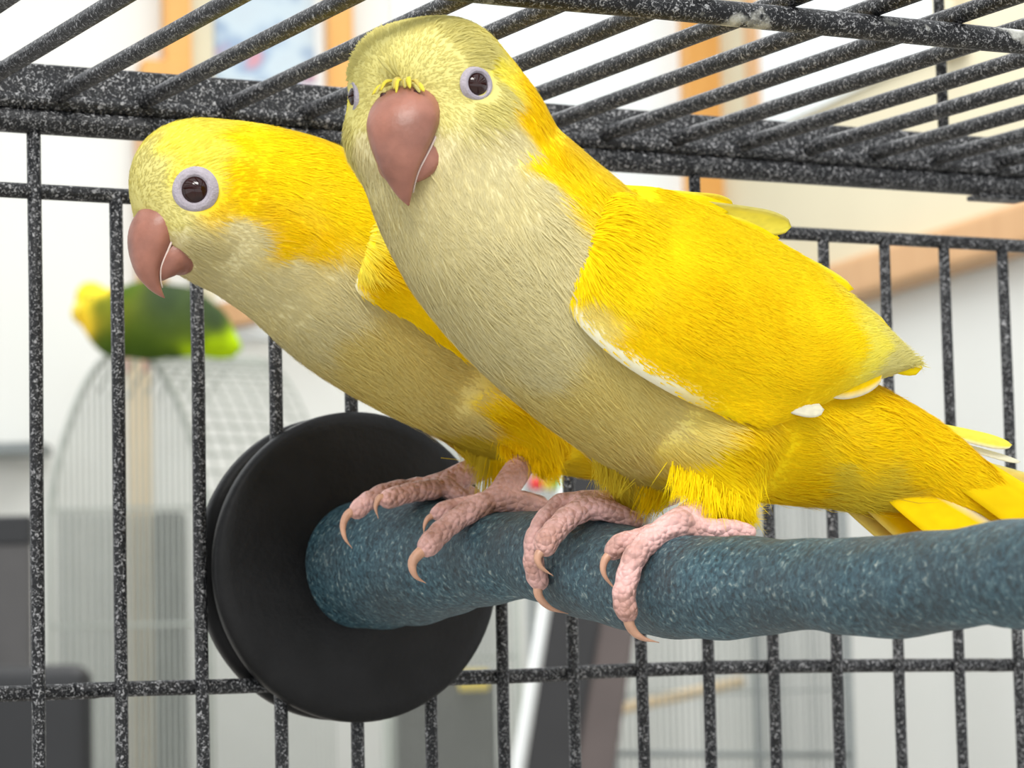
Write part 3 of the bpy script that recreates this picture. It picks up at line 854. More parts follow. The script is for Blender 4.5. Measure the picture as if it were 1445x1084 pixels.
def loft_head(stations, fr, hc, seg=24):
    """beak piece: rows (f, u, half-depth, half-width) in the head frame"""
    f_, l_, u_ = fr; R_ = catmull(np.array(stations, float), 26)
    ctr = R_[:, :2]; tan = np.gradient(ctr, axis=0); tan /= np.linalg.norm(tan, axis=1)[:, None]
    nor = np.stack([-tan[:, 1], tan[:, 0]], 1)
    th = np.arange(seg)*2*np.pi/seg
    V = []
    for (f0, u0, h, w), nn in zip(R_, nor):
        h = max(h, 0.004); w = max(w, 0.004)
        ff = f0+nn[0]*h*np.cos(th); uu = u0+nn[1]*h*np.cos(th)
        V.append(hc+ff[:, None]*f_+uu[:, None]*u_+(w*np.sin(th))[:, None]*l_)
    n = len(R_); V = np.vstack(V+[(V[0].mean(0))[None], (V[-1].mean(0))[None]])
    i = np.arange(n-1)[:, None]*seg; j = np.arange(seg)[None, :]; j2 = (j+1) % seg
    F = np.stack([i+j, i+j2, i+seg+j2, i+seg+j], -1).reshape(-1, 4)
    jj = np.arange(seg); k2 = (jj+1) % seg
    T = np.vstack([np.stack([np.full(seg, n*seg), k2, jj], 1), np.stack([np.full(seg, n*seg+1), (n-1)*seg+jj, (n-1)*seg+k2], 1)])
    return V, F, T

def make_bird(cfg):
    yb = cfg['y']; pal = PAL
    def q(x, y, lat=0.0): return on_y(x, y, yb-lat)         # lat > 0: towards the viewer's side (the bird's left)
    foot_z = perch_at(yb)[0]+perch_at(yb)[1]
    root = thing('parrot', cfg['label'], 'bird', [XP, yb, foot_z])
    # ---- body: one continuous surface, head to tail root, with both thighs
    sp = cfg['spine']
    P = np.array([q(x, y) for x, y, r, k in sp]); R_ = np.array([r*depth(p)/FPX for (x, y, r, k), p in zip(sp, P)])
    K = np.array([k for *_, k in sp])
    S = catmull(np.column_stack([P, R_, K]), 44)
    hc = P[0]; az = math.radians(cfg['head_az'])             # head heading, measured from -x towards the viewer
    hf = np.array([-math.cos(az), -math.sin(az), 0]); pt = math.radians(cfg.get('head_pitch', 0))
    hl = np.array([-hf[1], hf[0], 0])                          # lateral
    if hl[1] > 0: hl = -hl                                     # towards the viewer's side
    hf = hf*math.cos(pt)+Z3*math.sin(pt); hu = np.cross(hl, hf); hu = hu if hu[2] > 0 else -hu
    hr = R_[0]
    def H(f, l, u): return hc+hf*f+hl*l+hu*u
    thighs = []
    for (x0, y0, r0, x1, y1, r1, lat) in cfg['thighs']:
        a = q(x0, y0, lat); b = q(x1, y1, lat*cfg.get('thigh_in', 1.0)); thighs.append((a, b, r0*depth(a)/FPX, r1*depth(b)/FPX))
    lumps = [(H(*c), r) for c, r in cfg['lumps']]
    def f(X):
        d = np.full(len(X), 9.0)
        for i in range(len(S)-1):
            k = 0.5*(S[i, 4]+S[i+1, 4])
            Xs_ = X.copy(); Xs_[:, 1] = yb+(X[:, 1]-yb)/k
            a, b = S[i, :3], S[i+1, :3]; ab = b-a; t_ = np.clip(((Xs_-a) @ ab)/(ab @ ab), 0, 1)
            d = np.minimum(d, np.linalg.norm(Xs_-a-t_[:, None]*ab, axis=1)-(S[i, 3]+(S[i+1, 3]-S[i, 3])*t_))
        for a, b, r0, r1 in thighs:
            ab = b-a; t_ = np.clip(((X-a) @ ab)/(ab @ ab), 0, 1)
            d = smin(d, np.linalg.norm(X-a-t_[:, None]*ab, axis=1)-(r0+(r1-r0)*t_**0.8), 0.75)
        for c, r in lumps: d = smin(d, np.linalg.norm(X-c, axis=1)-r, 0.35)
        return d
    allp = np.vstack([S[:, :3]]+[np.array([a, b]) for a, b, *_ in thighs]); rm = R_.max()+0.5
    lo = allp.min(0)-rm; hi = allp.max(0)+rm
    V, Q = surface_nets(f, lo, hi, 0.105); V = relax(V, Q, 5)
    Nn = vnormals(V, Q)
    g = f(V+Nn*0.05)-f(V-Nn*0.05)
    if g.mean() < 0: Q = Q[:, ::-1]; Nn = -Nn
    bvh = BVHTree.FromPolygons([Vector(v) for v in V], [list(map(int, a)) for a in Q])
    def hit(px, py):
        d = ray(px, py); h = bvh.ray_cast(Vector(CAM), Vector(d).normalized())
        if h[0] is None:
            p = q(px, py); h = bvh.find_nearest(Vector(p))
        return np.array(h[0]), np.array(h[1])
    # ---- colours: sampled spots, mirrored across the bird
    SPn = []; SC = []
    for x, y, c in cfg['spots']:
        p, _ = hit(x, y); SPn.append(p); SC.append(pal[c])
        if np.linalg.norm(p-hc) < hr*1.25:
            v = p-hc; SPn.append(hc+v-2*(v @ hl)*hl)
        else: SPn.append(np.array([p[0], 2*yb-p[1], p[2]]))
        SC.append(pal[c])
    SPn = np.array(SPn); SC = np.array(SC)
    def tint(X):
        nz = 0.16*np.stack([np.sin(X[:, 1]*5.1+X[:, 2]*6.3), np.sin(X[:, 0]*5.7+X[:, 2]*4.1), np.sin(X[:, 0]*4.9+X[:, 1]*6.7)], 1)
        return idw(X+nz, SPn, SC, 5)
    me = mesh_np('body', V, Q); paint(me, tint(V)); body = link('body', me, M['plume'], root)
    # ---- flow of the plumage: from the beak back over the head, then along the spine
    tang = np.gradient(S[:, :3], axis=0); tang /= np.linalg.norm(tang, axis=1)[:, None]
    beak0 = H(hr*0.98, 0, -0.1*hr)
    def flow(X, N):
        i = np.argmin(np.linalg.norm(X[:, None]-S[None, :, :3], axis=2), 1)
        t1 = tang[i]
        t2 = X-beak0; dist = np.linalg.norm(t2, axis=1)[:, None]; t2 = t2/(dist+1e-6)
        wgt = 1/(1+np.exp((np.linalg.norm(X-hc, axis=1)[:, None]-hr*1.25)/0.25))
        T = t1*(1-wgt)+t2*wgt
        for a, b, r0, r1 in thighs:                          # thigh plumage hangs along the leg
            dd = np.linalg.norm(X-(a*0.35+b*0.65), axis=1)[:, None]; w2 = np.exp(-(dd/(r0*0.95))**2); ab = (b-a)/np.linalg.norm(b-a)
            T = T*(1-w2)+ab*w2
        s = np.sin(X[:, 0:1]*3.1+X[:, 2:3]*2.3)*0.18; T = T+np.cross(N, T)*s
        T = T-N*np.einsum('ij,ij->i', T, N)[:, None]
        return T/(np.linalg.norm(T, axis=1)[:, None]+1e-9)
    n = cfg.get('n_strand', 60000)
    k, W4 = sample_surface(V, Q, n); X = lerp4(V, Q, k, W4); N = lerp4(Nn, Q, k, W4); N /= np.linalg.norm(N, axis=1)[:, None]
    # keep the eye and beak areas bare
    eye_p, eye_n = hit(*cfg['eye'])
    if np.linalg.norm(eye_p-hc) > hr*1.3: eye_n = eye_p-hc
    eye_n = hf*math.cos(math.radians(cfg['eye_az']))+hl*math.sin(math.radians(cfg['eye_az'])); eye_n /= np.linalg.norm(eye_n)
    mir = lambda v: v-2*(v @ hl)*hl
    e2 = hc+mir(eye_p-hc); e2 = np.array(bvh.find_nearest(Vector(e2))[0])-mir(eye_n)*0.06
    eyes = [(eye_p+eye_n*0.02, eye_n), (e2, mir(eye_n))]
    keep = np.ones(n, bool)
    for p, _ in eyes: keep &= np.linalg.norm(X-p, axis=1) > cfg['eye_r']*1.02
    X, N = X[keep], N[keep]
    dh = np.linalg.norm(X-hc, axis=1)
    L = np.where(dh < hr*1.1, 0.20, 0.46); L = np.where((dh >= hr*1.1) & (dh < hr*2.0), 0.30, L)
    L = np.where(np.linalg.norm(X-beak0, axis=1) < 0.75*hr, 0.13, L)
    for a, b, r0, r1 in thighs: L = np.where(np.linalg.norm(X-b, axis=1) < r0*0.9, 0.62, L)
    for x, y, rr, ll in cfg.get('long', []):
        p, _ = hit(x, y); L = np.where(np.linalg.norm(X-p, axis=1) < rr, ll, L)
    Tf = flow(X, N)
    strands('plumage', X, N, Tf, L, 0.017, tint(X), body, 0.045)
    # a few loose tufts that stand proud
    k2 = rng.choice(len(X), 1400, replace=False); k2 = k2[dh[keep][k2] > hr*1.2] if len(dh) == n else k2
    strands('tufts', X[k2], N[k2], Tf[k2], L[k2]*1.4, 0.022, tint(X[k2]), body, 0.10)
    # ---- wings
    for side in (1, -1):
        rowsL, rowsM, rowsU = [], [], []
        for (lx, ly, ll), (ux, uy, ul), ml in cfg['wing']:
            a = q(lx, ly, ll); b = q(ux, uy, ul); mm = (a+b)/2; mm[1] = yb-ml
            rowsL.append(a); rowsM.append(mm); rowsU.append(b)
        nL = 56
        A, Mm, B = catmull(rowsL, nL), catmull(rowsM, nL), catmull(rowsU, nL)
        v = np.linspace(0, 1, 26)[None, :, None]
        G = A[:, None]*(2*(v-0.5)*(v-1))+Mm[:, None]*(4*v*(1-v))+B[:, None]*(2*v*(v-0.5))
        # the wing lies on the flank: follow the body's side where it is under the wing
        sv = np.linspace(0, 1, nL)
        for i_ in range(nL):
            for j_ in range(26):
                p = G[i_, j_]; h_ = bvh.ray_cast(Vector((p[0], yb-6, p[2])), Vector((0, 1, 0)))
                if h_[0] is not None:
                    lat_b = yb-h_[0][1]; off = -0.10+0.25*min(1.0, sv[i_]/0.20)
                    b_ = min(1.0, max(0.0, (sv[i_]-0.02)/0.30))
                    lat_g = yb-p[1]
                    lat_ = (1-b_)*(lat_b+off)+b_*max(lat_g, lat_b+off)
                    w_ = min(1.0, max(0.0, (j_/25-0.62)/0.38))**1.2*min(1.0, max(0.0, (0.30-sv[i_])/0.15))
                    G[i_, j_, 1] = yb-(lat_*(1-w_)+(lat_b-0.14)*w_)
        for _ in range(6):
            Y_ = G[..., 1]; Yp = np.pad(Y_, 1, mode='edge')
            G[..., 1] = 0.5*Y_+0.125*(Yp[:-2, 1:-1]+Yp[2:, 1:-1]+Yp[1:-1, :-2]+Yp[1:-1, 2:])
        # thickness: outer sheet bulges, inner sheet lies against the body
        ed = (np.clip(np.minimum(v, 1-v)*5, 0, 1)*np.clip(np.minimum(np.linspace(0, 1, nL), 1-np.linspace(0, 1, nL))*7+0.05, 0, 1)[:, None, None])**0.5
        sc = (np.linspace(0, 1, nL)[:, None, None]*9+v*3)
        ripple = 0.005*np.abs(np.sin(sc*np.pi))*ed
        outer = G.copy(); outer[..., 1:2] -= 0.10*ed+ripple
        inner = G.copy(); inner[..., 1:2] += 0.22*ed+0.02
        VV = np.vstack([outer.reshape(-1, 3), inner.reshape(-1, 3)]); nw_ = 26; nn = nL*nw_
        if side < 0: VV[:, 1] = 2*yb-VV[:, 1]
        i = np.arange(nL-1)[:, None]*nw_; j = np.arange(nw_-1)[None, :]
        F1 = np.stack([i+j, i+nw_+j, i+nw_+j+1, i+j+1], -1).reshape(-1, 4); F2 = (F1+nn)[:, ::-1]
        E_ = np.array(list(range(nw_))+[kk*nw_+nw_-1 for kk in range(1, nL)]+[nL*nw_-1-kk for kk in range(1, nw_)]+[kk*nw_ for kk in range(nL-2, 0, -1)])
        E2 = np.roll(E_, -1); F3 = np.stack([E_, E2, E2+nn, E_+nn], 1)
        FF = np.vstack([F1, F2, F3])
        Nw = vnormals(VV, FF)
        s_ = -1.0 if side > 0 else 1.0
        if (Nw[:nn, 1]*s_).mean() < 0: FF = FF[:, ::-1]; Nw = -Nw
        ws = np.array([q(x, y, 1.9)*[1, 0, 1]+np.array([0, yb-1.9, 0]) for x, y, c in cfg['wing_spots']]); wc = np.array([pal[c] for *_, c in cfg['wing_spots']])
        if side < 0: ws[:, 1] = 2*yb-ws[:, 1]
        def wt(X):
            Y_ = X.copy(); Y_[:, 1] = ws[0, 1]
            Z_ = ws.copy(); Z_[:, 1] = ws[0, 1]
            Y_[:, 0] += 0.1*np.sin(X[:, 2]*7); Y_[:, 2] += 0.1*np.sin(X[:, 0]*6)
            return idw(Y_, Z_, wc, 5)
        Cw = wt(VV); vi = np.tile(np.tile(np.linspace(0, 1, 26), nL), 2); si = np.tile(np.repeat(sv, 26), 2); r0_, r1_ = cfg['rim']; rim = (np.clip((0.075-vi)/0.03, 0, 1)*np.clip((si-r0_)/0.05, 0, 1)*np.clip((r1_-si)/0.12, 0, 1))[:, None]
        Cw = Cw*(1-rim)+(pal['Wt']*0.6+pal['C']*0.4)*rim
        me = mesh_np('wing', VV, FF); paint(me, Cw); wing = link('wing', me, M['plume'], root)
        # barbs of the covert feathers
        Fo = F1 if (Nw[:nn, 1]*s_).mean() > 0 else F1
        wn = 26000 if side > 0 else 9000
        wgt_ = np.ones(len(VV)); wgt_ = 1.0-0.97*np.clip(rim[:, 0]*2, 0, 1)
        k, W4 = sample_surface(VV, F1, wn, wgt_); X = lerp4(VV, F1, k, W4); N = lerp4(Nw, F1, k, W4); N /= np.linalg.norm(N, axis=1)[:, None]+1e-9
        ti = np.minimum(k // (nw_-1), nL-2); ax_ = (Mm[ti+1]-Mm[ti]); ax2 = (A[ti+1]-A[ti]); vv = (k % (nw_-1))/(nw_-1)
        Tw = ax_*vv[:, None]+ax2*(1-vv)[:, None]
        if side < 0: Tw[:, 1] = -Tw[:, 1]
        Tw = Tw-N*np.einsum('ij,ij->i', Tw, N)[:, None]; Tw /= np.linalg.norm(Tw, axis=1)[:, None]+1e-9
        strands('covert_barbs', X, N, Tw, np.where(vv < 0.2, 0.28, 0.5), 0.02, wt(X), wing, 0.022)
        # long feathers of the wing
        for (pts, wd, cm, ce, es) in cfg['wing_feathers']:
            PP = [q(x, y, l) for x, y, l in pts]
            if side < 0: PP = [np.array([p[0], 2*yb-p[1], p[2]]) for p in PP]
            blade('flight_feather', PP, wd, [0, -1.0*side, 0.35], wing, pal[cm], pal[ce] if ce else None, 0.10, 0.7, es*side)
    # ---- tail
    for (pts, wd, cm, ce, es) in cfg['tail']:
        blade('tail_feather', [q(x, y, l) for x, y, l in pts], wd, [0, -0.9, 0.45], root, pal[cm], pal[ce] if ce else None, 0.08, 0.75, es, 40)
    # ---- eyes
    for p, nrm in eyes:
        a, b, z = frame(nrm)
        er = cfg['eye_r']; ir = cfg['iris']
        t_ = np.linspace(0.05, math.pi*0.62, 12); rs = ir
        pr = [(rs*math.sin(x), rs*math.cos(x)*0.8) for x in t_]
        V2, F2 = lathe_arrays(pr, p-z*ir*0.32, z, a, b, 32)
        V2 = np.vstack([V2, p-z*ir*0.32+z*rs*0.8]); T2 = np.stack([np.full(32, len(V2)-1), (np.arange(32)), (np.arange(32)+1) % 32], 1)
        eye = link('eye', mesh_np('eye', V2, F2[:, ::-1], T2), M['eye'], root)
        u_ = np.linspace(0, 2*math.pi, 15)[:-1]
        g_ = er-ir; rp = [(ir*0.55, -0.02), (ir*0.88, 0.02), (ir*0.97, 0.05), (ir+g_*0.14, 0.065), (ir+g_*0.3, 0.045), (ir+g_*0.48, 0.055), (ir+g_*0.62, 0.04), (ir+g_*0.85, 0.015), (er*1.05, -0.06)]
        V2, F2 = lathe_arrays(rp, p, z, a, b, 36)
        link('eye_ring', mesh_np('eye_ring', V2, F2), M['eyering'], eye)
    # ---- beak
    s = cfg.get('beak_scale', 1.0)
    bo = np.array(cfg['beak_at'])
    up = [(-0.45, 0.16, 0.36, 0.50), (-0.12, 0.05, 0.41, 0.56), (0.08, -0.16, 0.41, 0.57), (0.20, -0.46, 0.36, 0.48), (0.26, -0.80, 0.24, 0.33), (0.20, -1.06, 0.14, 0.20), (0.10, -1.24, 0.07, 0.11), (-0.02, -1.38, 0.008, 0.012)]
    lw = [(-0.85, -0.48, 0.34, 0.48), (-0.50, -0.52, 0.42, 0.58), (-0.20, -0.65, 0.40, 0.56), (-0.02, -0.86, 0.24, 0.45), (0.06, -0.99, 0.12, 0.28), (0.10, -1.05, 0.01, 0.07)]
    fr = (hf, hl, hu)
    B0 = H(bo[0]*hr, 0, bo[1]*hr)
    def st(rows_): return [tuple(np.array(r)*s) for r in rows_]
    V2, F2, T2 = loft_head(st(up), fr, B0); Vu = V2; ub = link('upper_beak', mesh_np('upper_beak', V2, F2, T2), M['beak'], root)
    V2, F2, T2 = loft_head(st(lw), fr, B0); lb = link('lower_beak', mesh_np('lower_beak', V2, F2, T2), M['beak'], root)
    for sd in (1, -1):
        je = int(round((math.pi-sd*1.05)/(2*math.pi)*24)) % 24
        ed_ = np.array([Vu[r_*24+je] for r_ in range(6, 22)])
        tube('beak_edge', ed_+hl*sd*0.02-hf*0.02, np.linspace(0.028, 0.012, 16), M['beak_edge'], ub, 6)
        nz = B0+s*(hf*0.12+hu*0.30+hl*0.27*sd)
        V2, F2 = lathe_arrays([(0.005, 0.03), (0.05, 0.02), (0.075, -0.02), (0.05, -0.07)], nz, hf*0.75+hu*0.5+hl*0.3*sd, hl, hu, 14)
        link('nostril', mesh_np('nostril', V2, F2), M['nostril'], ub)
    # little feathers over the cere
    for k in range(cfg.get('n_cere', 9)):
        ph = (k/(cfg.get('n_cere', 9)-1)-0.5)*2+rng.uniform(-0.12, 0.12); ln = rng.uniform(0.7, 1.25)
        p0 = B0+s*(hf*0.0+hu*(0.54-0.10*ph*ph+rng.uniform(-0.03, 0.05))+hl*(0.20*ph)); p1 = p0+s*ln*(hf*0.15-hu*0.03+hl*0.17*ph); p2 = p1+s*ln*(hf*0.05-hu*(0.20-0.06*abs(ph))+hl*0.13*ph)
        blade('cere_feather', [p0, p1, p2], rng.uniform(0.05, 0.10), hf+hu*0.4, ub, pal[('P2', 'P', 'C3')[k % 3]], None, 0.2, 0.4, 0, 12, 5)
    for k in range(cfg.get('n_brow', 0)):
        ph = rng.uniform(-1, 0.35); p0 = B0+s*(hf*0.03+hu*0.58+hl*0.12*ph)
        p1 = p0+s*(hf*0.05+hu*rng.uniform(0.10, 0.2)+hl*0.22*ph); p2 = p1+s*(-hf*0.06+hu*rng.uniform(0.12, 0.24)+hl*0.22*ph)
        blade('brow_feather', [p0, p1, p2], rng.uniform(0.05, 0.08), hf+hu*0.5, ub, pal['P'], None, 0.2, 0.4, 0, 12, 5)
    # ---- legs: tarsus and toes in one skin, claws apart
    for ft in cfg['feet']:
        def zy(x, y, r, yy): # keep toes outside the perch
            p = on_y(x, y, yy); pz_, pr_ = perch_at(yy)
            v_ = np.array([p[0]-XP, p[2]-pz_]); d_ = np.linalg.norm(v_); m_ = pr_+r*0.62
            if d_ < m_: v_ = v_/(d_+1e-9)*m_
            return np.array([XP+v_[0], p[1], pz_+v_[1]])
        segs = []; claws = []
        for tp in ft['toes']:
            yy = ft['y']+tp.get('dy', 0.0); y_end = yy+tp.get('dy2', 0.0)
            n_ = len(tp['path']); pts = []
            for i_, (x, y, r) in enumerate(tp['path']):
                ycur = yy+(y_end-yy)*i_/(n_-1); rc = r*depth(on_y(x, y, ycur))/FPX
                pts.append(np.append(zy(x, y, rc, ycur), rc))
            C_ = catmull(pts, 26)
            bump = 1+0.09*np.sin(np.arange(26)*1.45)+0.04*np.sin(np.arange(26)*2.9+1)*tp.get('bump', 1.0)
            C_[:, 3] *= bump; segs.append(C_)
            if 'claw' in tp:
                cp = [on_y(x, y, y_end) for x, y in tp['claw']]
                cc = []
                for p in cp:
                    pz_, pr_ = perch_at(y_end); v_ = np.array([p[0]-XP, p[2]-pz_]); d_ = np.linalg.norm(v_); m_ = pr_+0.05
                    if d_ < m_: v_ = v_/(d_+1e-9)*m_
                    cc.append([XP+v_[0], p[1], pz_+v_[1]])
                claws.append((catmull(np.vstack([C_[-2, :3], cc]), 16), C_[-1, 3]))
        tr = [np.append(on_y(x, y, ft['y']+dy), r*depth(on_y(x, y, ft['y']))/FPX) for x, y, r, dy in ft['tarsus']]
        segs.append(catmull(tr, 20))
        def ff(X):
            d = None
            for C_ in segs:
                dd = np.full(len(X), 9.0)
                for i in range(len(C_)-1):
                    a, b = C_[i, :3], C_[i+1, :3]; ab = b-a; t_ = np.clip(((X-a) @ ab)/(ab @ ab+1e-9), 0, 1)
                    dd = np.minimum(dd, np.linalg.norm(X-a-t_[:, None]*ab, axis=1)-(C_[i, 3]+(C_[i+1, 3]-C_[i, 3])*t_))
                d = dd if d is None else smin(d, dd, 0.07)
            return d
        allc = np.vstack(segs)
        V2, Q2 = surface_nets(ff, allc[:, :3].min(0)-0.4, allc[:, :3].max(0)+0.4, 0.042); V2 = relax(V2, Q2, 2)
        N2 = vnormals(V2, Q2); g = ff(V2+N2*0.02)-ff(V2-N2*0.02)
        if g.mean() < 0: Q2 = Q2[:, ::-1]
        leg = link('leg', mesh_np('leg', V2, Q2), M['skin'], root)
        for cp, r in claws:
            t_ = np.linspace(0, 1, 16)
            V3, F3, T3 = tube_arrays(cp, np.maximum(r*0.62*(1-t_**1.6), 0.008), 10)
            link('claw', mesh_np('claw', V3, F3, T3), M['claw'], leg)
    # hanging tufts over the legs
    for (x0, y0, x1, y1, lat, wd, c) in cfg.get('tuft_feathers', []):
        a = q(x0, y0-2, lat*0.56); b = q(x1, y1, lat*0.88); n_ = 170
        Lh = np.linalg.norm(b-a); dirv = (b-a)/Lh
        sp_ = rng.normal(0, 1, (n_, 3))*np.array([wd*0.42, wd*0.3, wd*0.9])
        Pp = a+sp_; tgt = a+dirv*Lh+sp_*0.18+rng.normal(0, 0.02, (n_, 3))
        Tt = tgt-Pp; Ll = np.linalg.norm(Tt, axis=1); Tt /= Ll[:, None]
        Nt = np.array([-0.35, -1.0, 0.2])-Tt*(Tt @ np.array([-0.35, -1.0, 0.2]))[:, None]; Nt /= np.linalg.norm(Nt, axis=1)[:, None]
        strands('thigh_tuft', Pp, Nt, Tt, Ll, 0.017, np.tile(pal[c], (n_, 1)), body, 0.03)
    return root

